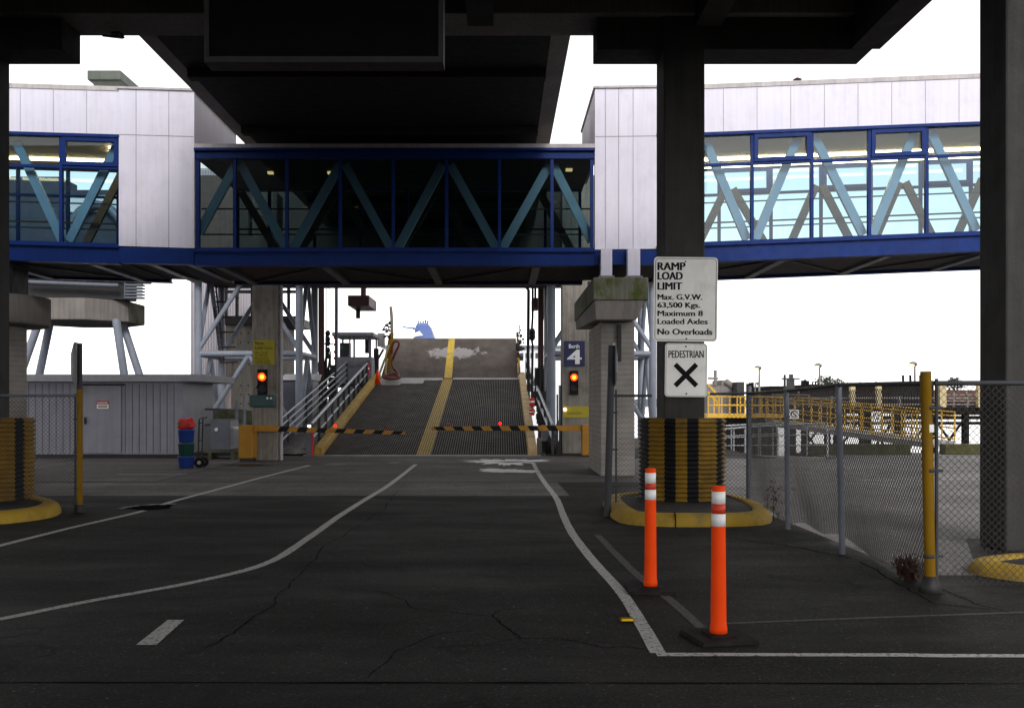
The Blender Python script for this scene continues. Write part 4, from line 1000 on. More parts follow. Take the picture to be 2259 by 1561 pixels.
# grey cabinet
D = 29.6; cb = thing('equipment_cabinet', 'grey metal cabinet standing left of the amber barrier', 'cabinet', (gx(490, D), D, 0))
a, b = gx(464, D), gx(507, D); mb = MB(); mb.box(a, b, D, D+.95, .27, gz(925, D)); part('body', mb, 'galv', cb, bev=.015)
mb = MB(); mb.box(b+.001, b+.012, D+.02, D+.93, .3, gz(928, D)); part('side_panel', mb, 'siding_light', cb)
mb = MB(); mb.tube([(gx(478, D), D-.06, gz(947, D)), (gx(478, D), D, gz(947, D))], .05, 12); part('knob', mb, 'sheet', cb)
mb = MB(); mb.box(a-.3, b+.2, D+.1, D+.9, .19, .269); mb.box(a-.1, a, D+.1, D+.9, 0, .189); mb.box(b, b+.1, D+.1, D+.9, 0, .189); part('stand', mb, 'moss', cb)
mb = MB(); mb.tube([(b+.01, D+.3, gz(945, D)), (gx(527, D), D+.3, gz(945, D))], .05, 10); part('pipe', mb, 'sheet', cb)
# little posts with rail behind
D = 32.5; rl = thing('handrail', 'short grey pipe rail behind the grey cabinet', 'handrail', (gx(480, D), D, 0))
for u, v in ((443, 905), (522, 882), (539, 868)):
    mb = MB(); mb.tube([(gx(u, D), D, 0), (gx(u, D), D, gz(v, D))], .05, 10); part('post', mb, 'tower', rl)
mb = MB(); mb.tube([P(443, 902, D), P(545, 904, D)], .03, 8); mb.tube([P(443, 937, D), P(545, 937, D)], .03, 8); part('rail', mb, 'galv', rl)
D = 33.5; mb = MB()
for i, (u0, v0, u1, v1) in enumerate(((430, 985, 520, 1006), (436, 962, 522, 984.8), (442, 935, 523, 961.8), (448, 905, 524, 934.8))):
    mb.box(gx(u0, D), gx(u1, D), D+i*.35, D+3, gz(v1, D), gz(v0, D))
tag(part('concrete_steps', mb, 'moss', loc=(gx(480, D), D, 0), bev=.02), 'mossy concrete steps behind the grey cabinet', 'steps')
D = 40; mb = MB(); mb.box(gx(425, D), gx(510, D), D, D+.5, -1, gz(846, D)); tag(part('block_wall', mb, 'block', loc=(gx(470, D), D, 0)), 'low pinkish block wall behind the steel tower', 'wall')
D = 42.5; mb = MB(); mb.box(gx(497, D), gx(618, D), D, D+3, -3, gz(716, D)); cw = part('concrete_abutment', mb, 'concrete_mid', loc=(gx(540, D), D, 0), bev=.03)
tag(cw, 'tall stained concrete block behind the left berth column', 'concrete block')
mb = MB(); mb.box(gx(495, D), gx(655, D), D-.1, D+3.1, gz(715.9, D), gz(697, D)); part('cap', mb, 'dark', cw)
mb = MB()
for u in (498, 522, 556, 636): mb.box(gx(u-3, D), gx(u+3, D), D, D+.2, gz(696.9, D), gz(600, D))
mb.box(gx(495, D), gx(660, D), D+.005, D+.19, gz(646, D), gz(640, D)); part('frame', mb, 'dark', cw)
mb = MB()
for u in (514, 531, 548, 565):
    for v in (735, 755, 785, 803, 850, 870, 890): mb.tube([(gx(u, D), D-.008, gz(v, D)), (gx(u, D), D-.0015, gz(v, D))], .035, 8)
part('tie_hole', mb, 'dark', cw)
D = 46; mb = MB(); mb.box(gx(420, D), gx(545, D), D, D+4, 1.5, 12.5)
pw = part('clad_building', mb, 'pale_wall', loc=(gx(480, D), D, 0)); tag(pw, 'tall pale ribbed building behind the left steel tower', 'building')
mb = MB(); u = 423
while u < 545: mb.box(gx(u, D), gx(u+1.5, D), D-.05, D-.001, 1.55, 12.4); u += 6
part('rib', mb, 'siding_light', pw)

# ================================================================== LATTICE TOWERS
def tower(label, x0, x1, y0, y1, ztop):
    t = thing('steel_tower', label, 'lattice tower', ((x0+x1)/2, (y0+y1)/2, -.5), 'lattice towers beside the ramp')
    lv = [.35, 3.45, 6.45, 9.45]; r = .115
    for x in (x0, x1):
        for y in (y0, y1):
            mb = MB(); mb.tube([(x, y, -.5), (x, y, ztop)], .155 if (x0 > 0 and x == x0 and y == y0) else r+.02, 14); part('leg', mb, 'tower', t)
            mb = MB(); mb.box(x-.4, x+.4, y-.4, y+.4, -4, .3); part('footing', mb, 'concrete', t)
    for a, b in (((x0, y0), (x1, y0)), ((x0, y1), (x1, y1)), ((x0, y0), (x0, y1)), ((x1, y0), (x1, y1))):
        m_ = ((a[0]+b[0])/2, (a[1]+b[1])/2)
        for i, z in enumerate(lv[1:]):
            mb = MB(); mb.tube([(*a, z), (*b, z)], r*.95, 12); part('horizontal', mb, 'tower', t)
            for e in (a, b) if a[1] == y0 or i else ():
                mb = MB(); mb.tube([(*e, lv[i]+.12), (*m_, z-.05)], r*.75, 10); part('diagonal', mb, 'tower', t)
    return t
tower('grey tubular lattice tower left of the ramp', gx(437, 36), gx(660, 36), 36, 39, 9.6)
tower('grey tubular lattice tower right of the ramp behind the mossy pier', gx(1216, 36), gx(1440, 36), 36, 39, 9.6)
# machine house added between the towers to keep sky out of the middle glass
D = 35.2; mh = thing('added_machine_house', 'dark machine house added between the two lattice towers to darken the footbridge glass', 'machine house', (-2.7, D, 6.2))
zl, zh, wl, wh = 6.2, 9.7, gz(520, D), gz(448, D)
mb = MB(); xs = [gx(u, D) for u in (405, 548, 612, 1236, 1290, 1460)]
mb.box(xs[0], xs[5], D, D+4.2, zl, wl); mb.box(xs[0], xs[5], D, D+4.2, wh, zh)
for a, b in ((0, 1), (2, 3), (4, 5)): mb.box(xs[a], xs[b], D+.002, D+4.198, wl+.001, wh-.001)
part('wall', mb, 'mh', mh)
for a, b in ((1, 2), (3, 4)):
    mb = MB()
    for k_ in range(5): x = xs[a]+(xs[b]-xs[a])*k_/4; mb.box(x-.03, x+.03, D+.1, D+.16, wl+.002, wh-.002)
    for v in (472, 486): mb.box(xs[a], xs[b], D+.17, D+.22, gz(v+2, D), gz(v-3, D))
    part('window_frame', mb, 'dark', mh)
    mb = MB()
    for k_ in range(14):
        x = random.uniform(xs[a], xs[b]-.2); z = random.uniform(wl+.2, wh-.3); mb.box(x, x+random.uniform(.05, .25), D+1+k_*.2, D+1.15+k_*.2, wl+.003, z)
    part('machinery', mb, 'dark', mh)
# caged ladder on the left tower
t = thing('caged_ladder', 'rusty caged ladder climbing the left steel tower', 'ladder', P(480, 800, 38))
pa, pb = Vector(P(466, 632, 38)), Vector(P(487, 800, 38)); pa2, pb2 = Vector(P(478, 632, 38.5)), Vector(P(494, 800, 38.5))
up = (pa-pb)*.6; pa += up; pa2 += up
mb = MB(); mb.tube([pb, pa], .035, 8); mb.tube([pb2, pa2], .035, 8); part('stringer', mb, 'dark', t)
mb = MB()
for i in range(24):
    a = pb.lerp(pa, i/24); b = pb2.lerp(pa2, i/24); mb.tube([a, b], .02, 6)
part('rung', mb, 'rust', t)
for i in range(0, 24, 3):
    mb = MB(); a = pb.lerp(pa, i/24); b = pb2.lerp(pa2, i/24); m_ = (a+b)/2+Vector((.2, .3, 0)); mb.tube([a, a+Vector((.1, .35, .05)), m_+Vector((.25, .2, .05)), b], .025, 6)
    part('hoop', mb, 'rust', t)
# guide posts, counterweights, cables
def gpost(label, u, D, v0=990, v1=560, w=.22):
    mb = MB(); x = gx(u, D); mb.box(x-w/2, x+w/2, D, D+w, -3, gz(v1, D)); return tag(part('guide_post', mb, 'maroon', loc=(x, D, 0)), label, 'guide post', 'maroon guide posts')
gpost('dark maroon steel guide post left of the control cabin', 708, 42); gpost('dark maroon steel guide post right of the ramp', 1193, 40)
D = 42
t = thing('counterweight', 'maroon counterweight block hanging above the ramp', 'counterweight', P(791, 690, D))
mb = MB(); mb.box(gx(767, D), gx(814, D), D, D+2.6, gz(674, D), gz(651, D)); part('block', mb, 'maroon', t, bev=.02)
mb = MB(); mb.box(gx(787, D), gx(797, D), D+1.2, D+1.6, gz(650.9, D), gz(560, D)); part('hanger', mb, 'maroon', t)
mb = MB(); mb.tube([(gx(790, D+1.4), D+1.4, gz(674, D)-.01), (gx(790, D+1.4), D+1.4, gz(674, D)-.42)], .1, 10); part('pin', mb, 'maroon', t)
D = 41
t = thing('counterweight', 'maroon counterweight block hanging right of the ramp', 'counterweight', P(1190, 695, D))
mb = MB(); mb.box(gx(1174, D), gx(1188, D), D, D+1.2, gz(680, D), gz(657, D)); mb.box(gx(1197, D), gx(1206, D), D, D+1.2, gz(700, D), gz(632, D)); part('block', mb, 'maroon', t)
mb = MB(); mb.tube([P(1181, 657.2, D+.3), P(1181, 560, D+.3)], .05, 8); part('hanger', mb, 'maroon', t)
def cable(label, pts, r, D, group='hoist cables'):
    mb = MB(); mb.tube([P(u, v, D) for u, v in pts], r, 6); return tag(part('hoist_cable', mb, 'dark', loc=P(*pts[0], D)), label, 'cable', group)
cable('thin pale hoist cable nearest the left maroon post', [(721, 900), (721, 560)], .022, 43); cable('thin hoist cable between its two neighbours left of the cabin', [(726, 900), (726, 560)], .022, 43)
cable('thick dark chain right of the ramp with a swollen shackle', [(1173, 900), (1175, 760), (1172, 745), (1175, 700), (1175, 560)], .055, 41)
cable('knotted dark cable hanging just right of the apron', [(1166, 900), (1165, 770), (1166, 640), (1160, 632)], .075, 42)
mb = MB(); D = 41
for z in (gz(742, D), gz(733, D)): mb.sphere((gx(1174, D), D, z), .17, 10, 8, sc=(.8, .8, 1.1))
tag(part('shackle', mb, 'dark', loc=P(1174, 742, D)), 'bulky dark shackle on the thick chain right of the ramp', 'shackle')
D = 43.5; t = thing('striped_pole', 'tall grey pole with red marks at the left corner of the cabin', 'pole', (gx(742, D), D, 0))
mb = MB(); mb.tube([(gx(742, D), D, -3), (gx(742, D), D, gz(560, D))], .075, 10); part('pole', mb, 'galv', t)
for v in (745, 760, 776, 790):
    mb = MB(); mb.tube([(gx(740, D), D, gz(v+2.5, D)), (gx(740, D), D, gz(v-2.5, D))], .085, 10); part('red_mark', mb, 'red', t)
D = 43; t = thing('pulley_block', 'dark pulley block hanging on the hoist cables left of the cabin', 'pulley', P(724, 760, D))
mb = MB()
for v in (735, 748, 757, 772, 785): mb.sphere(P(723, v, D), .13, 10, 7, sc=(.9, .6, 1.0))
mb.tube([P(718, 900, D), P(719, 740, D)], .03, 6); mb.tube([P(730, 900, D), P(729, 775, D)], .03, 6); mb.bar(P(716, 758, D), P(735, 758, D), .05, .05); part('block', mb, 'dark', t)
D = 42.2; t = thing('hoist_motor', 'dark hoist machinery heaped at the foot of the left guide post', 'hoist', P(715, 860, D))
mb = MB()
for i in range(26):
    u, v = random.uniform(700, 738), random.uniform(808, 900); s_ = random.uniform(.1, .3); x, y, z = P(u, v, D+random.uniform(-.3, .8)); mb.box(x-s_/2, x+s_/2, y, y+s_, z-s_*.8, z+s_*.8)
for i in range(6): mb.tube([P(random.uniform(700, 735), 900, D), P(random.uniform(704, 730), random.uniform(775, 800), D)], .05, 8)
part('machinery', mb, 'dark', t)
t = thing('hoist_motor', 'dark hoist machinery between the right guide post and grey tower leg', 'hoist', P(1200, 860, 39))
mb = MB(); D = 39
for i in range(22):
    u, v = random.uniform(1180, 1204), random.uniform(820, 930); s_ = random.uniform(.1, .3); x, y, z = P(u, v, D+random.uniform(-.3, .8)); mb.box(x-s_/2, x+s_/2, y, y+s_, z-s_*.8, z+s_*.8)
for i in range(5): mb.tube([P(random.uniform(1185, 1204), 930, D), P(random.uniform(1192, 1206), random.uniform(780, 810), D)], .04, 8)
part('machinery', mb, 'dark', t)

# ================================================================== THE RAMP
Y0, Y1, YA = 31.65, 46.8, 51.0
def rz(y): return .02+(y-Y0)*(2.82-.02)/(Y1-Y0)
ramp_t = thing('loading_ramp', 'ribbed steel loading ramp rising to a ferry with yellow centre line', 'ramp', (-2.4, Y0, 0))
ra, rb = -5.6, .86
mb = MB(); mb.hexa([(ra, Y0, rz(Y0)-.5), (rb, Y0, rz(Y0)-.5), (rb, Y1, rz(Y1)-.5), (ra, Y1, rz(Y1)-.5)], [(ra, Y0, rz(Y0)), (rb, Y0, rz(Y0)), (rb, Y1, rz(Y1)), (ra, Y1, rz(Y1))]); part('deck_plate', mb, 'deckgap', ramp_t)
mb = MB(); mc = MB(); n = 84
for i in range(n):
    x = ra+(rb-ra)*(i+.5)/n; tgt = mc if -2.66 < x < -2.2 else mb
    xt = x
    tgt.hexa([(x-.015, Y0, rz(Y0)+.002), (x+.015, Y0, rz(Y0)+.002), (xt+.015, Y1-.6, rz(Y1-.6)+.002), (xt-.015, Y1-.6, rz(Y1-.6)+.002)],
             [(x-.014, Y0, rz(Y0)+.03), (x+.014, Y0, rz(Y0)+.03), (xt+.014, Y1-.6, rz(Y1-.6)+.03), (xt-.014, Y1-.6, rz(Y1-.6)+.03)])
part('tread_bars', mb, 'deckbar', ramp_t); part('centre_line', mc, 'stripe', ramp_t, label='yellow painted tread bars along the middle')
mb = MB(); mb.hexa([(-2.66, Y0, rz(Y0)+.001), (-2.2, Y0, rz(Y0)+.001), (-2.2, Y1, rz(Y1)+.001), (-2.66, Y1, rz(Y1)+.001)], [(-2.66, Y0, rz(Y0)+.006), (-2.2, Y0, rz(Y0)+.006), (-2.2, Y1, rz(Y1)+.006), (-2.66, Y1, rz(Y1)+.006)]); part('centre_paint', mb, 'stripe_dark', ramp_t)
mb = MB()
for xa, xb, ya in ((ra, -4.5, Y1-2.0), (-4.499, -3.5, Y1-1.6), (-3.499, -2.67, Y1-.7), (-2.19, rb, Y1-.5)):
    mb.hexa([(xa, ya, rz(ya)+.031), (xb, ya, rz(ya)+.031), (xb, Y1, rz(Y1)+.031), (xa, Y1, rz(Y1)+.031)], [(xa, ya, rz(ya)+.045), (xb, ya, rz(ya)+.045), (xb, Y1, rz(Y1)+.045), (xa, Y1, rz(Y1)+.045)])
part('steel_plate', mb, 'plate', ramp_t)
mb = MB(); mb.box(-6.2, 1.3, Y0-.25, Y0-.005, -.2, .03); part('threshold', mb, 'plate', ramp_t)
for xa, xb, m_ in ((-5.92, -5.601, 'kerb_yellow'), (.861, 1.2, 'tan')):
    mb = MB(); mb.hexa([(xa, Y0, rz(Y0)-.3), (xb, Y0, rz(Y0)-.3), (xb, Y1+.3, rz(Y1+.3)-.3), (xa, Y1+.3, rz(Y1+.3)-.3)], [(xa+.03, Y0, rz(Y0)+.26), (xb-.03, Y0, rz(Y0)+.26), (xb-.03, Y1+.3, rz(Y1+.3)+.26), (xa+.03, Y1+.3, rz(Y1+.3)+.26)])
    part('kerb', mb, m_, ramp_t, bev=.02)
# raised flap at the seaward end
za, zb_ = rz(Y1)+.03, gz(746, YA)
mb = MB(); mb.hexa([(ra, Y1+.02, za-.2), (rb, Y1+.02, za-.2), (rb-.04, YA, zb_-.25), (ra+.1, YA, zb_-.25)], [(ra, Y1+.02, za), (rb, Y1+.02, za), (rb-.04, YA, zb_), (ra+.1, YA, zb_)])
M['apron'].node_tree  # flaked patch is laid out from the ramp's own base
fl = part('flap', mb, 'apron', ramp_t)
mb = MB(); mb.hexa([(-2.62, Y1+.02, za+.001), (-2.26, Y1+.02, za+.001), (-2.30, YA, zb_+.001), (-2.62, YA, zb_+.001)], [(-2.62, Y1+.02, za+.008), (-2.26, Y1+.02, za+.008), (-2.30, YA, zb_+.008), (-2.62, YA, zb_+.008)]); part('flap_line', mb, 'stripe', ramp_t)
mb = MB(); mb.hexa([(rb+.01, Y1-.2, za-.1), (rb+.09, Y1-.2, za-.1), (rb+.06, YA, zb_-.3), (rb-.02, YA, zb_-.3)], [(rb+.01, Y1-.2, za+.5), (rb+.09, Y1-.2, za+.5), (rb+.06, YA, zb_+.05), (rb-.02, YA, zb_+.05)]); part('flap_edge', mb, 'orange', ramp_t)
# rails on the ramp
def rail(t, xf, ys, ye, hs, nposts, rr, mat='railing', post=.06, z_of=rz, zoff=0):
    for h in hs:
        mb = MB(); mb.tube([(xf(ys), ys, z_of(ys)+h+zoff), (xf(ye), ye, z_of(ye)+h+zoff)], rr, 8); part('rail', mb, mat, t)
    for i in range(nposts):
        y = ys+(ye-ys)*i/(nposts-1); mb = MB(); x = xf(y); mb.box(x-post/2, x+post/2, y-post/2, y+post/2, z_of(y)+zoff, z_of(y)+max(hs)+zoff-.02); part('post', mb, 'post_dark', t)
t = thing('handrail', 'grey steel handrail along the left edge of the ramp', 'handrail', (-6, Y0, 0))
rail(t, lambda y: -6.02, Y0+.2, Y1-.4, (.95,), 12, .05, 'railing', .09); 
mb = MB(); mb.tube([(-6.02, Y0+.2, rz(Y0)+.5), (-6.02, Y1-.4, rz(Y1-.4)+.5)], .035, 8); part('rail', mb, 'railing', t)
t = thing('handrail', 'grey steel handrail along the right edge of the ramp', 'handrail', (1.5, Y0, 0))
rail(t, lambda y: 1.68-(y-Y0)*.031, Y0+.1, Y1-.3, (.5, .93), 10, .05, 'railing', .08)
# side walkway
wk = thing('side_walkway', 'grated walkway climbing beside the ramp on its left', 'walkway', (-6.6, Y0, 0))
mb = MB(); 
mb.hexa([(-7.1, Y0, -.1), (-6.1, Y0, -.1), (-6.1, Y1-1, rz(Y1-1)-.25), (-7.1, Y1-1, rz(Y1-1)-.25)], [(-7.1, Y0, .02), (-6.1, Y0, .02), (-6.1, Y1-1, rz(Y1-1)-.1), (-7.1, Y1-1, rz(Y1-1)-.1)]); part('deck', mb, 'deckgap', wk)
mb = MB()
for i in range(48):
    y = Y0+.12+i*.29; z = .02+(y-Y0)*(rz(Y1-1)-.12)/(Y1-1-Y0); mb.hexa([(-7.09, y+.16, z+.004), (-6.6, y, z+.004), (-6.6, y+.1, z+.022), (-7.09, y+.26, z+.022)], [(-7.09, y+.16, z+.05), (-6.6, y, z+.05), (-6.6, y+.1, z+.06), (-7.09, y+.26, z+.06)])
    mb.hexa([(-6.6, y, z+.004), (-6.11, y+.16, z+.004), (-6.11, y+.26, z+.022), (-6.6, y+.1, z+.022)], [(-6.6, y, z+.05), (-6.11, y+.16, z+.05), (-6.11, y+.26, z+.06), (-6.6, y+.1, z+.06)])
part('treads', mb, 'plate', wk)
t = thing('handrail', 'four bar pipe handrail on the left of the side walkway', 'handrail', (-7.1, Y0, 0))
rail(t, lambda y: -7.12+(y-Y0)*.012, Y0-1.2, Y1-1.5, (.28, .52, .76, 1.0), 6, .032, 'railing', .06)
# red and grey bollard at the foot of the ramp
x, y = gx(682, 31), 31.0
t = thing('marker_post', 'short dark post with red side and white reflector left of ramp foot', 'marker post', (x, y, 0))
mb = MB(); mb.box(x-.1, x+.06, y, y+.2, 0, gz(934, 31)); part('post', mb, 'galv', t)
mb = MB(); mb.box(x+.061, x+.11, y-.01, y+.2, .02, gz(950, 31)); part('red_strip', mb, 'red', t)
mb = MB(); mb.box(x-.04, x+.05, y-.02, y-.001, gz(945, 31), gz(937, 31)); part('reflector', mb, 'white_spot', t)  # reflector given its own glow in place of a returned glint
# grey electrical hut by the walkway
D = 38; a, b = gx(619, D), gx(684, D)
t = thing('electrical_box', 'large grey electrical box behind the walkway rail', 'electrical box', ((a+b)/2, D, 0))
mb = MB(); mb.box(a, b+.08, D, D+1.3, -.2, gz(838, D)); part('body', mb, 'boxgrey', t, bev=.015)
mb = MB(); mb.box(b+.081, b+.095, D+.03, D+1.27, .3, gz(840, D)); part('side_door', mb, 'siding_light', t)
mb = MB(); z0, z1 = gz(838, D)+.002, gz(824, D); mb.hexa([(a-.05, D-.1, z0), (b+.13, D-.1, z0), (b+.13, D+1.4, z0), (a-.05, D+1.4, z0)], [(a+.05, D+.55, z1), (b+.2, D+.55, z1), (b+.2, D+1.4, z1), (a+.05, D+1.4, z1)]); part('lid', mb, 'shipwhite', t)
# fire extinguishers
def extinguisher(label, u, v0, v1, D):
    x = gx(u, D); z0, z1 = gz(v1, D), gz(v0, D); h = z1-z0; t = thing('fire_extinguisher', label, 'fire extinguisher', (x, D, z0), 'red fire extinguishers')
    mb = MB(); mb.lathe((x, D, z0), [(.085, 0), (.1, .03), (.1, h*.68), (.05, h*.8)], 16); part('cylinder', mb, 'red', t)
    mb = MB(); mb.lathe((x, D, z0), [(.1015, h*.35), (.1015, h*.5)], 16); part('label_band', mb, 'sheet', t)
    mb = MB(); mb.lathe((x, D, z0), [(.03, h*.805), (.03, h*.92)], 10); mb.bar((x-.08, D, z0+h*.92), (x+.1, D, z0+h*.98), .03, .03); mb.tube([(x+.04, D-.02, z0+h*.88), (x+.12, D-.03, z0+h*.6), (x+.11, D-.04, z0+h*.3)], .018, 6); part('valve', mb, 'dark', t)
extinguisher('red extinguisher at the top end of the left ramp handrail', 811, 795, 826, 45.2); extinguisher('red extinguisher hung on the upper part of the right ramp handrail', 1174, 871, 897, 37.5); extinguisher('red extinguisher hung on the lower part of the right ramp handrail', 1173, 898, 916, 37)
# machinery beside ramp foot on the right
D = 33.2; t = thing('pump_unit', 'dark pump under a pale tray at the right foot of the ramp', 'pump', (gx(1212, D), D, 0))
mb = MB(); mb.box(gx(1196, D), gx(1228, D), D, D+.7, gz(972, D), gz(938, D)); part('tray', mb, 'galv', t)
mb = MB(); mb.sphere((gx(1219, D), D-.1, .34), .26, 16, 12, sc=(.75, .75, 1.25)); mb.box(gx(1196, D), gx(1232, D), D+.2, D+.6, 0, gz(973, D)); part('pump', mb, 'dark', t)
mb = MB(); mb.tube([(gx(1236, D), D, 0), (gx(1236, D), D, gz(850, D))], .05, 10); mb.tube([(gx(1230, D), D+.1, 0), (gx(1230, D), D+.1, gz(870, D))], .03, 10); part('pipe', mb, 'galv', t)

# control cabin at the head of the walkway
D = 45.5; a, b = gx(738, D), gx(820, D)
t = thing('control_cabin', 'grey control cabin with big windows at the ramp head', 'cabin', ((a+b)/2, D, 2))
z0, z1, zw, zr = gz(846, D), gz(787, D), gz(742, D), gz(733, D)
mb = MB(); mb.box(a, b, D, D+.08, z0, z1); mb.box(a, a+.08, D+.081, D+2.2, z0, z1); mb.box(b-.08, b, D+.081, D+2.2, z0, z1); part('wall', mb, 'siding', t)
mb = MB(); mb.box(a-.1, b+.1, D-.15, D+2.4, zw+.002, zr); part('roof', mb, 'siding', t, bev=.03)
for u, wd in ((739, 4), (770, 3), (779, 4), (813, 6)):
    mb = MB(); mb.box(gx(u, D), gx(u+wd, D), D+.002, D+.078, z1+.002, zw); part('window_frame', mb, 'siding', t)
for x in (a, b-.1): mb = MB(); mb.box(x, x+.08, D+2.1, D+2.18, z1+.002, zw); part('window_frame', mb, 'siding', t)
mb = MB(); mb.add([(a, D+.04, z1), (b, D+.04, z1), (b, D+.04, zw), (a, D+.04, zw)], [(0, 1, 2, 3)]); part('window_pane', mb, 'pane_clear', t)
mb = MB(); mb.box(gx(747, D), gx(768, D), D+.3, D+.9, z1-.3, gz(755, D)); part('console', mb, 'galv', t)
mb = MB(); mb.box(gx(803, D), gx(811, D), D+.3, D+.5, gz(778, D), gz(748, D)); part('coat', mb, 'dark', t)
for u in (772, 790, 806): mb = MB(); mb.box(gx(u, D), gx(u+8, D), D-.06, D-.001, gz(806, D), gz(796, D)); part('notice_plate', mb, 'sign_back', t)
mb = MB(); mb.box(a-.3, b+.2, D-.6, D+2.4, z0-.15, z0-.002); 
for x in (a, b-.1): mb.box(x, x+.12, D, D+.12, -3, z0-.151); mb.box(x, x+.12, D+1.9, D+2.02, -3, z0-.151)
part('platform', mb, 'dark', t)
# apron crane, hoses, cone
D = 47.5; t = thing('hose_davit', 'yellow and rusty davit post beside the raised flap', 'davit', P(855, 830, D))
mb = MB(); mb.tube([P(862, 676, D), P(864, 700, D), P(865, 735, D)], .08, 10); part('mast_top', mb, 'buffgrey', t)
mb = MB(); mb.tube([P(864, 735, D), P(860, 765, D), P(856, 800, D), P(853, 832, D)], .13, 10, radii=[.11, .15, .14, .12]); part('mast', mb, 'yellow', t)
mb = MB(); mb.tube([P(858, 760, D-.2), P(848, 795, D-.2), P(838, 822, D-.2)], .05, 8); mb.tube([P(854, 790, D-.3), P(850, 815, D-.3), P(850, 828, D-.3)], .06, 8); part('strut', mb, 'buff', t)
mb = MB()
for i in range(14): 
    u, v = random.uniform(845, 860), random.uniform(708, 745); x, y, z = P(u, v, D-.2); s_ = random.uniform(.06, .14); mb.box(x-s_/2, x+s_/2, y, y+s_, z-s_/2, z+s_/2)
mb.tube([P(843, 729, D), P(852, 716, D), P(862, 722, D)], .04, 6); mb.tube([P(853, 711, D), P(860, 730, D)], .035, 6); part('winch', mb, 'dark', t)
mb = MB(); mb.box(gx(833, D), gx(848, D), D-.1, D+.3, gz(764, D), gz(735, D)); part('control_box', mb, 'plate', t)
def hose(label, pts, D0):
    P3 = [Vector(P(u, v, D0+dd)) for u, v, dd in pts]; fine = []
    for i in range(len(P3)-1):
        p0 = P3[max(i-1, 0)]; p1 = P3[i]; p2 = P3[i+1]; p3 = P3[min(i+2, len(P3)-1)]
        for k_ in range(6):
            s_ = k_/6; fine.append(.5*((2*p1)+(p2-p0)*s_+(2*p0-5*p1+4*p2-p3)*s_*s_+(3*p1-p0-3*p2+p3)*s_**3))
    fine.append(P3[-1]); mb = MB(); mb.tube(fine, .058, 8); return tag(part('hose', mb, 'hose', loc=P3[0]), label, 'hose', 'red hoses at the davit')
hose('red hose looping tall beside the flap above the coil', [(864, 780, 0), (867, 757, 0), (876, 752, 0), (880, 760, 0), (872, 778, 0), (865, 798, 0), (868, 812, -.4), (878, 822, -.8), (876, 831, -1.2), (862, 832, -1.4), (848, 829, -1.4)], 47.2)
hose('red hose coiled flat on the plate below the davit', [(848, 828, 0), (862, 834, -.2), (880, 830, 0), (875, 824, .3), (856, 826, .2), (846, 832, -.2), (862, 836, -.4), (882, 833, -.2), (872, 827, 0)], 45.6)
D = 45.0; x = gx(833, D); z0 = rz(D)+.05
t = thing('traffic_cone', 'orange traffic cone standing at the top of the ramp', 'traffic cone', (x, D, z0))
mb = MB(); mb.box(x-.17, x+.17, D-.17, D+.17, z0, z0+.03); part('base', mb, 'safety_red', t); mb = MB(); mb.lathe((x, D, z0+.031), [(.13, 0), (.03, .62)], 18); part('cone', mb, 'safety', t)
D = 46.6; mb = MB(); mb.box(gx(824, D), gx(834, D), D, D+.3, rz(Y1), gz(768, D)); mb.bar(P(829, 800, D), P(846, 770, D), .1, .1); tag(part('winch_stand', mb, 'dark', loc=P(829, 830, D)), 'dark upright stand between cone and cabin', 'stand')
D = 48; t = thing('latch_gear', 'dark latch gear at the right corner of the raised flap', 'latch gear', P(1148, 760, D))
mb = MB()
for i in range(18):
    u, v = random.uniform(1141, 1155), random.uniform(735, 792); x, y, z = P(u, v, D+random.uniform(-.2, .4)); s_ = random.uniform(.08, .22); mb.box(x-s_/2, x+s_/2, y, y+s_, z-s_/2, z+s_/2)
mb.tube([P(1142, 800, D), P(1141, 690, D)], .018, 6); mb.tube([P(1148, 760, D), P(1146, 716, D)], .03, 6); mb.tube([P(1144, 735, D), P(1150, 726, D)], .03, 6); part('gear', mb, 'dark', t)
mb = MB(); mb.box(gx(1142, D), gx(1154, D), D-.6, D-.2, gz(828, D), gz(823, D)); part('white_plate', mb, 'sheet', t)

# ================================================================== FERRY AND FAR STRUCTURES
D = 150
fy = thing('ferry', 'white ferry with blue funnel lying beyond the ramp', 'ferry', (-10, 140, -2.5))
D0 = 100
xa, xb = gx(1140, D0), gx(1262, D0)
mb = MB(); mb.box(-14, xb, D0+2, 190, -3, gz(790, D0)); part('hull', mb, 'shipwhite', fy)
mb = MB(); mb.box(-12, gx(1252, D0), D0+4, 180, gz(790, D0)+.01, gz(762, D0)); part('upper_deck', mb, 'shipwhite', fy)
mb = MB()
for i in range(9): x = gx(1150, D0)+i*.52; mb.box(x, x+.3, D0+3.9, D0+3.99, gz(786, D0), gz(774, D0))
part('window', mb, 'navy_bldg', fy)
mb = MB(); mb.box(-12.4, gx(1256, D0), D0+3.5, 181, gz(761.9, D0), gz(757, D0)); part('deck_rail', mb, 'galv', fy)
fx0, fx1, fz0, fz1 = gx(908, D), gx(962, D), gz(760, D), gz(712, D)
mb = MB(); mb.hexa([(fx0, D, fz0), (fx1, D, fz0), (fx1, D+7, fz0), (fx0, D+7, fz0)], [(gx(918, D), D, fz1), (gx(945, D), D, fz1), (gx(945, D), D+6, fz1), (gx(918, D), D+6, fz1)]); fn = part('funnel', mb, 'funnel', fy, bev=.4)
mb = MB(); mb.bar(P(912, 724, D-.2), P(888, 721, D-.2), .3, .22); mb.bar(P(911, 724, D), P(922, 727, D), .5, .35); part('fin', mb, 'funnel', fn)
mb = MB(); pts = [P(909, 742, D)[0::2], P(918, 732, D)[0::2], P(926, 730, D)[0::2], P(931, 736, D)[0::2], P(934, 740, D)[0::2], P(927, 741, D)[0::2], P(919, 742, D)[0::2], P(911, 745, D)[0::2]]
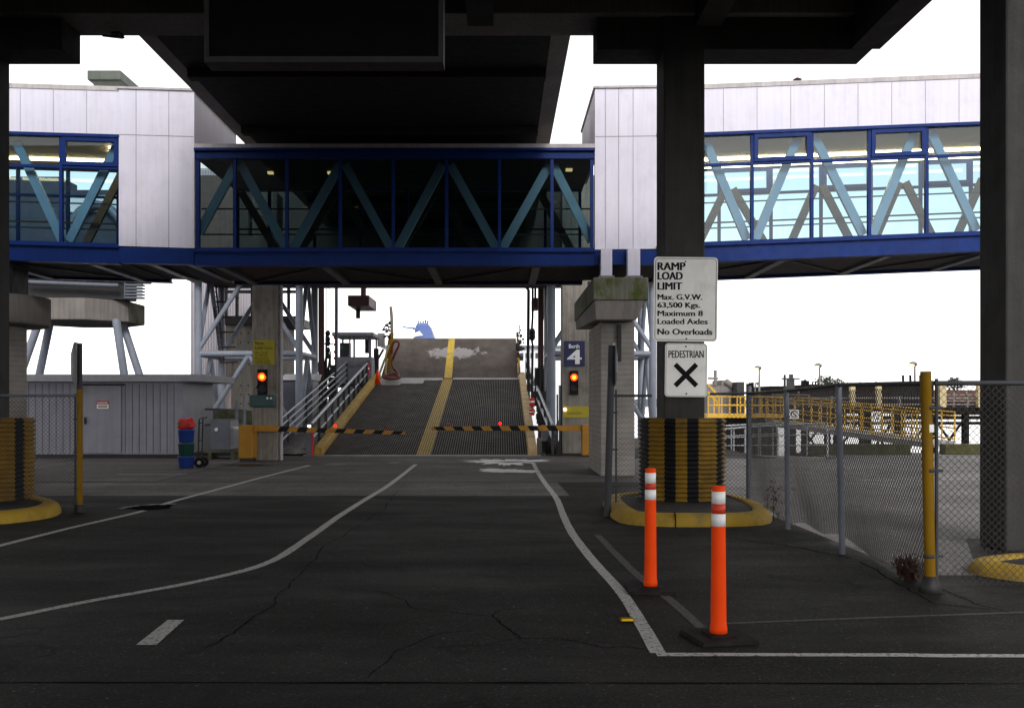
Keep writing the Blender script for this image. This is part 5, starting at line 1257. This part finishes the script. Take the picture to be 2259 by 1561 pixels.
mb.plate([(p[0], p[1]) for p in pts][::-1], D-.25, D-.12); part('white_wave', mb, 'shipwhite', fn)
mb = MB()
for u in (922, 928, 933, 938, 943): mb.tube([P(u, 714, D+1), P(u+1, 708-(u % 3), D+1)], .11, 8)
part('exhaust_pipe', mb, 'dark', fn)
mb = MB(); mb.box(gx(893, D), gx(957, D), D-1, D+10, 5, fz0+.2); part('funnel_house', mb, 'shipwhite', fy)

# left background pier with slanted legs and the dark building on it
D = 34
t = thing('ring_pier', 'concrete ring platform on slanted grey legs behind the shed', 'pier', (-14.1, 36, 0))
cx, cy, r = gx(186, 36), 36, 2.05
pl = [(cx+r*math.cos(R(22.5+45*i)), cy+r*math.sin(R(22.5+45*i))) for i in range(8)]
mb = MB(); mb.prism(pl, gz(704, D), gz(656, D)); part('ring_beam', mb, 'concrete', t, bev=.03)
mb = MB(); mb.prism([(cx+(r+.012)*math.cos(R(a)), cy+(r+.012)*math.sin(R(a))) for a in (-67.5+45, 22.5)]+[(cx+1, cy+.5)], gz(703, D), gz(657, D)); part('moss_streaks', mb, 'moss', t)
for (u0, u1, dy) in ((88, 40, 0), (112, 84, 1.2), (256, 276, 0), (268, 312, 1.2)):
    p = Vector(P(u0, 704, D+.6+dy)); q = Vector(P(u1, 840, D+.6+dy)); e = q+(q-p)*(q.z/(p.z-q.z)) if True else q
    mb = MB(); mb.tube([p, e], .14, 12); part('leg', mb, 'tower', t)
BD = 1.6
bl_ = thing('terminal_building', 'dark raised building on the ring platform seen through the left glass', 'building', (-14, 36, 5.3))
xa, xb = gx(-40, D), gx(300, D)
mb = MB(); mb.box(xa, gx(264, D), D+.8, D+1.6, gz(655, D)+.003, gz(610, D)); part('base', mb, 'dark', bl_)
mb = MB(); mb.box(xa, gx(285, D), D+.5, D+2.2, gz(609.9, D), gz(412, D)); part('wall', mb, 'navy_bldg', bl_)
mb = MB(); mb.box(xa, gx(110, D), D+.8, D+2.2, gz(411.9, D), gz(378, D)); part('upper_wall', mb, 'navy_bldg', bl_)
mb = MB()
for i in range(5): z = gz(655-i*7, D); mb.box(gx(265, D), gx(303, D), D+.4, D+.75, z, z+.06)
mb.box(gx(264.5, D), gx(266, D), D+.38, D+.77, gz(656, D)+.005, gz(620, D)); part('louvre', mb, 'galv', bl_)
mb = MB(); mb.tube([P(60, 622, D+.4), P(262, 630, D+.4)], .08, 8); part('pipe', mb, 'galv', bl_)
mb = MB(); pts = []
for i in range(13): a = R(180*i/12); pts.append((gx(205, D)+1.05*math.cos(a), D+.3, gz(545, D)+1.5*math.sin(a)))
mb.tube(pts, .16, 10); part('arch', mb, 'galv', bl_)
mb = MB(); mb.box(gx(135, D), gx(290, D), D+.45, D+.49, gz(462, D), gz(425, D)); part('window', mb, 'shipwhite', bl_)  # pale panel painted to read as bright sky in a gap

# ------------------------------------------------------------------ right background
# gangway with grey pipe rails
t = thing('gangway', 'grey gangway with looped pipe rails sloping to the water', 'gangway', (9.1, 34, 0))
def gzf(y): return .05-(y-30)*.045
mb = MB(); mb.hexa([(8.3, 30, gzf(30)-.25), (9.8, 30, gzf(30)-.25), (9.9, 46, gzf(46)-.25), (8.5, 46, gzf(46)-.25)], [(8.3, 30, gzf(30)), (9.8, 30, gzf(30)), (9.9, 46, gzf(46)), (8.5, 46, gzf(46))]); part('deck', mb, 'plate', t)
for xf in (8.35, 9.85):
    mb = MB(); mb.tube([(xf, 30, gzf(30)), (xf, 30, .75), (xf, 30.12, .95), (xf, 30.4, 1.05), (xf, 38, gzf(38)+1.1), (xf, 45, gzf(45)+1.1), (xf, 45.4, gzf(45)+.9), (xf, 45.5, gzf(45))], .035, 8)
    for h in (.35, .7): mb.tube([(xf, 30, gzf(30)+h), (xf, 45.5, gzf(45)+h)], .02, 6)
    for i in range(1, 8): y = 30+i*2; mb.tube([(xf, y, gzf(y)), (xf, y, gzf(y)+1.08)], .025, 6)
    part('rail', mb, 'railing', t)
def kerbwall(label, x0, x1, y, h=.34):
    mb = MB(); mb.box(x0, x1, y, y+.45, 0, h); return tag(part('concrete_kerb', mb, 'mossdark', loc=((x0+x1)/2, y, 0), bev=.03), label, 'kerb', 'mossy kerbs at the water edge')
kerbwall('long mossy concrete kerb beyond the fence left of the yellow post', gx(1778, 32.2), gx(2010, 32.2), 32.2); kerbwall('mossy concrete kerb seen right of the thick yellow post', gx(2085, 32.2), gx(2330, 32.2), 32.2)
# yellow railed platform and sloping bridge
def yrail(mb, p, q, h, n, r=.035, hs=(1, .5), pr=.03):
    p, q = Vector(p), Vector(q)
    for f in hs: mb.tube([p+Vector((0, 0, h*f)), q+Vector((0, 0, h*f))], r, 6)
    for i in range(n+1): a = p.lerp(q, i/n); mb.tube([a, a+Vector((0, 0, h))], pr, 6)
D = 50
t = thing('yellow_platform', 'yellow railed landing platform behind the striped guard', 'platform', (12, D, 0))
mb = MB(); mb.box(gx(1560, D), gx(1730, D), D, D+3, gz(921, D), gz(913, D)); part('deck', mb, 'rail_yellow', t)
mb = MB(); yrail(mb, P(1562, 913, D), P(1728, 913, D), gz(875, D)-gz(913, D), 7, .04, (1, .5), .04); part('railing', mb, 'rail_yellow', t); mb = MB(); yrail(mb, P(1575, 911, D+2.8), P(1728, 911, D+2.8), gz(875, D)-gz(913, D), 9, .04, (1, .5), .035); part('railing', mb, 'rail_yellow', t)
mb = MB(); mb.box(gx(1570, D), gx(1720, D), D+.5, D+2.5, -3, gz(921.2, D)); part('base', mb, 'wood', t)
mb = MB(); mb.bar(P(1562, 848, D+.5), P(1584, 872, D+.5), .1, .1); mb.bar(P(1562, 864, D+.5), P(1584, 890, D+.5), .1, .1); part('stair', mb, 'rail_yellow', t)
t = thing('yellow_gangway', 'long gangway with yellow double railings sloping down beyond the fence', 'gangway', (13, 40, 0))
pA, pB = Vector(P(1690, 928, 44)), Vector(P(2035, 974, 35.5)); off = Vector((1.4, .55, 0))
mb = MB(); mb.hexa([pA-Vector((0, 0, .2)), pB-Vector((0, 0, .2)), pB+off-Vector((0, 0, .2)), pA+off-Vector((0, 0, .2))], [pA, pB, pB+off, pA+off]); part('deck', mb, 'plate', t)
mb = MB(); yrail(mb, pA, pB, 1.05, 18, .028, (1, .86, .45, .08)); part('railing', mb, 'rail_yellow', t, label='nearer yellow railing of the gangway')
mb = MB(); yrail(mb, pA+off, pB+off, 1.05, 15, .028, (1, .86, .45, .08)); part('railing', mb, 'rail_yellow', t, label='farther yellow railing of the gangway')
def small_sign(label, u, v, D, s_=.32):
    t = thing('prohibition_sign', label, 'sign', P(u, v+10, D), 'no-walking signs on the yellow gangway'); x, y, z = P(u, v, D)
    mb = MB(); mb.box(x-s_/2, x+s_/2, D, D+.02, z-s_/2, z+s_/2); part('panel', mb, 'sign', t)
    mb = MB(); n = 18
    o = [(x+s_*.36*math.cos(2*math.pi*i/n), z+s_*.36*math.sin(2*math.pi*i/n)) for i in range(n)]; i_ = [(x+s_*.27*math.cos(2*math.pi*i/n), z+s_*.27*math.sin(2*math.pi*i/n)) for i in range(n)]
    ring(mb, o, i_, D-.006, D-.001); mb.bar((x-s_*.2, D-.004, z+s_*.2), (x+s_*.2, D-.004, z-s_*.2), .03, .004, up=(0, 1, 0)); part('symbol', mb, 'maroon', t)
small_sign('white prohibition sign on the yellow railing beside a fence post', 1752, 913, 40.5, .38); small_sign('white prohibition sign on the lower yellow railing near the yellow post', 1933, 918, 37.3, .34)
# timber trestle
D = 66
t = thing('timber_trestle', 'dark timber trestle pier with cross braces over the water', 'trestle', (28, D, -2.5))
xa, xb = gx(1735, D), gx(2420, D)
mb = MB(); mb.box(xa, xb, D, D+6, gz(912, D), gz(898, D)); part('deck', mb, 'wood', t)
mb = MB()
for v in (876, 890): mb.box(xa, xb, D-.05, D+.1, gz(v+3, D), gz(v, D))
x = xa
while x < xb: mb.box(x-.06, x+.06, D-.04, D+.09, gz(897.9, D), gz(873, D)); x += 1.5
part('railing', mb, 'concrete', t)
mb = MB()
for v in (868, 883): mb.box(xa, xb, D+3.2, D+3.3, gz(v+2.5, D), gz(v, D))
x = xa
while x < xb: mb.box(x-.05, x+.05, D+3.31, D+3.4, gz(897.9, D), gz(862, D)); x += .9
part('railing', mb, 'buffgrey', t)
mb = MB(); mb.box(xa, xb, D+.4, D+.6, gz(925, D), gz(917, D)); mb.box(xa, xb, D+5.4, D+5.6, gz(940, D), gz(933, D)); part('waler', mb, 'wood', t)
i = 0; x = xa+.5
while x < xb:
    for y in (D+.3, D+5.4):
        mb = MB(); mb.tube([(x, y, -3.5), (x, y, gz(912.2, D))], .22, 10); part('pile', mb, 'wood', t)
    mb = MB(); mb.bar((x, D+.1, -2.3), (x+2.3, D+.1, gz(915, D)), .08, .26, up=(0, 1, 0)); part('brace', mb, 'wood', t)
    if i % 2 == 0: mb = MB(); mb.bar((x+2.3, D+.25, -2.3), (x, D+.25, gz(915, D)), .08, .26, up=(0, 1, 0)); part('brace', mb, 'wood', t)
    x += 2.3; i += 1
# dark fence hoarding on the trestle and the buff posts
D = 69; mb = MB(); mb.box(gx(1790, D), gx(2060, D), D, D+.2, gz(897.5, D), gz(849, D)); hd = part('hoarding', mb, 'wood', loc=(gx(1925, D), D, gz(897, D)))
tag(hd, 'dark picket hoarding along the top of the trestle', 'fence'); mb = MB(); u = 1792
while u < 2058: mb.box(gx(u, D), gx(u+2, D), D+.02, D+.12, gz(848.9, D), gz(842+random.uniform(-1, 3), D)); u += 7
part('picket', mb, 'wood', hd)
for u, w_, lab in ((1882, 10, 'buff post left of its neighbour on the dark hoarding'), (1940, 10, 'buff post right of its neighbour on the dark hoarding'), (2081, 14, 'buff post seen just right of the thick yellow post'), (2163, 10, 'buff post half hidden by the wide right column')):
    D = 65.5; mb = MB(); mb.box(gx(u-w_/2, D), gx(u+w_/2, D), D, D+.35, gz(898, D), gz(847, D)); mb.box(gx(u-w_/2-1, D), gx(u+w_/2+1, D), D-.03, D+.38, gz(846.9, D), gz(844, D))
    tag(part('buff_post', mb, 'buff', loc=(gx(u, D), D, gz(898, D))), lab, 'post', 'buff posts on the trestle')
for u, lab in ((1992, 'thin dark mooring pole left of two others on the trestle'), (2008, 'thin dark mooring pole between two others on the trestle'), (2030, 'thin dark mooring pole close beside the thick yellow post')):
    D = 72; mb = MB(); mb.tube([P(u+2, 897, D), P(u, 827, D)], .09, 8); tag(part('mooring_pole', mb, 'wood', loc=P(u, 897, D)), lab, 'mooring pole', 'mooring poles')
# skyline
def dolphin(label, u0, u1, v0, D, mat='wood', v1=912, jag=3):
    mb = MB(); n = max(3, int((u1-u0)/5))
    for i in range(n):
        u = u0+(u1-u0)*(i+.5)/n; h = v0+random.uniform(0, jag); mb.tube([P(u, v1+60, D), P(u, h, D)], (u1-u0)/n*D/F*.55, 8)
        mb.tube([P(u, v1+60, D+2), P(u, h+1, D+2)], (u1-u0)/n*D/F*.55, 8)
    return tag(part('pile_cluster', mb, mat, loc=P((u0+u1)/2, v1, D)), label, 'piles', 'pile clusters on the skyline')
dolphin('dark round pile cluster left of the longest dark wharf', 1646, 1663, 843, 100); dolphin('tall dark pile cluster left of the amber lamp in the middle', 1767, 1785, 837, 100)
def block(label, name, u0, u1, v0, D, mat, v1=930, depth=8, extra=None):
    mb = MB(); mb.box(gx(u0, D), gx(u1, D), D, D+depth, gz(v1, D), gz(v0, D))
    o = tag(part(name, mb, mat, loc=P((u0+u1)/2, v1, D)), label, name.replace('_', ' '))
    if extra:
        mb = MB(); extra(mb, D); part('roof_gear', mb, mat, o)
    return o
block('long low dark wharf on the skyline', 'wharf', 1698, 1792, 851, 105, 'wood')
block('dark wharf shed below scattered tree tops', 'wharf_shed', 1790, 1868, 847, 108, 'wood')
def gear(mb, D):
    for u0, u1, va, vb in ((1592, 1607, 851, 838), (1609, 1628, 851, 843), (1563, 1580, 851, 846)): mb.box(gx(u0, D), gx(u1, D), D, D+4, gz(va, D), gz(vb, D))
    mb.tube([P(1578, 850, D), P(1578, 816, D)], .15, 6); mb.bar(P(1562, 834, D), P(1584, 835, D), .2, .2); mb.tube([P(1600, 840, D), P(1616, 852, D)], .3, 6)
block('pale grey stepped harbour building behind the striped guard', 'harbour_building', 1560, 1642, 850, 90, 'concrete', extra=gear)
block('dark storage container at the right end of the harbour building', 'container', 1626, 1642, 842, 88, 'dark')
block('low brown shed across the water right of the yellow post', 'waterside_shed', 2050, 2330, 860, 92, 'rust', v1=905)
block('dark low barge shed under the brown shed right of the yellow post', 'barge_shed', 2080, 2300, 884, 84, 'wood', v1=915)
def tw(mb, D):
    mb.box(gx(1741, D), gx(1753, D), D, D+1, gz(858, D), gz(834, D)); mb.box(gx(1744, D), gx(1750, D), D, D+.6, gz(833.9, D), gz(825, D)); mb.bar(P(1724, 835, D), P(1764, 835, D), .15, .15); mb.tube([P(1731, 870, D), P(1731, 826, D)], .12, 6)
t = thing('signal_mast', 'small dark signal mast with a cross yard on the skyline', 'mast', P(1746, 880, 98)); mb = MB(); tw(mb, 98); part('mast', mb, 'dark', t)
# tree tops on the skyline
M['leaf'] = pm('dark_foliage', (.035, .045, .028), .9, bmp=0)
def tree(label, u, v, D, r):
    x, y, z = P(u, v, D); t = thing('tree', label, 'tree', (x, y, z-r-1.5), 'trees on the skyline'); mb = MB()
    mb.tube([(x, y, z-r-1.5), (x, y, z)], .12, 6, radii=[.15, .06]); part('trunk', mb, 'wood', t); mb = MB()
    for i in range(420):
        d = Vector((random.gauss(0, 1), random.gauss(0, 1), random.gauss(0, 1))).normalized()*r*random.uniform(.2, 1)**.6; d.z *= .8
        if mnoise.noise(Vector((d.x*1.5+u, d.y*1.5, d.z*1.5))) < -.12: continue
        c = Vector((x, y, z))+d; s_ = r*.12
        a, b = Vector((random.uniform(-1, 1), random.uniform(-1, 1), random.uniform(-1, 1)))*s_, Vector((random.uniform(-1, 1), random.uniform(-1, 1), random.uniform(-1, 1)))*s_
        mb.add([c-a, c+b, c+a, c-b], [(0, 1, 2, 3)])
    part('crown', mb, 'leaf', t)
for u, v, r, lab in ((1813, 842, .75, 'dark round tree top left of its twin on the skyline'), (1826, 841, .7, 'dark round tree top right of its twin on the skyline'), (1838, 845, .4, 'tiny tree top right of the two round ones'), (1850, 843, .55, 'narrow dark tree top beside the dark hoarding'), (2105, 848, .9, 'grey green tree top seen through the fence right of the yellow post')):
    tree(lab, u, v, 112, r*1.2)
def lamp(label, u, v, D):
    x, y, z = P(u, v, D); t = thing('street_lamp', label, 'street lamp', (x, y, 1), 'lamps along the pier')
    mb = MB(); mb.tube([(x, y, .5), (x, y, z)], .09, 8, radii=[.12, .07]); part('pole', mb, 'buffgrey', t)
    mb = MB(); mb.sphere((x-.12, y, z+.1), .22, 10, 8, sc=(1.5, 1, .9)); part('lamp_head', mb, 'galv', t)
    mb = MB(); mb.sphere((x-.3, y-.1, z+.0), .17, 10, 8, sc=(1.5, 1, .6)); part('lens', mb, 'lampglow', t)
lamp('lit amber pier lamp nearest the sign column', 1675, 814, 84); lamp('lit amber pier lamp in the middle of the skyline', 1808, 809, 80); lamp('lit amber pier lamp nearest the thick yellow post', 2018, 806, 74)
x, y, z = P(1666, 846, 95); mb = MB(); mb.tube([(x, y, 0), (x, y, z), (x+.15, y, z+.1)], .07, 6); mb.sphere((x+.25, y, z), .15, 8, 6)
tag(part('street_lamp', mb, 'galv', loc=(x, y, 0)), 'short unlit grey lamp left of the amber lamps', 'street lamp')
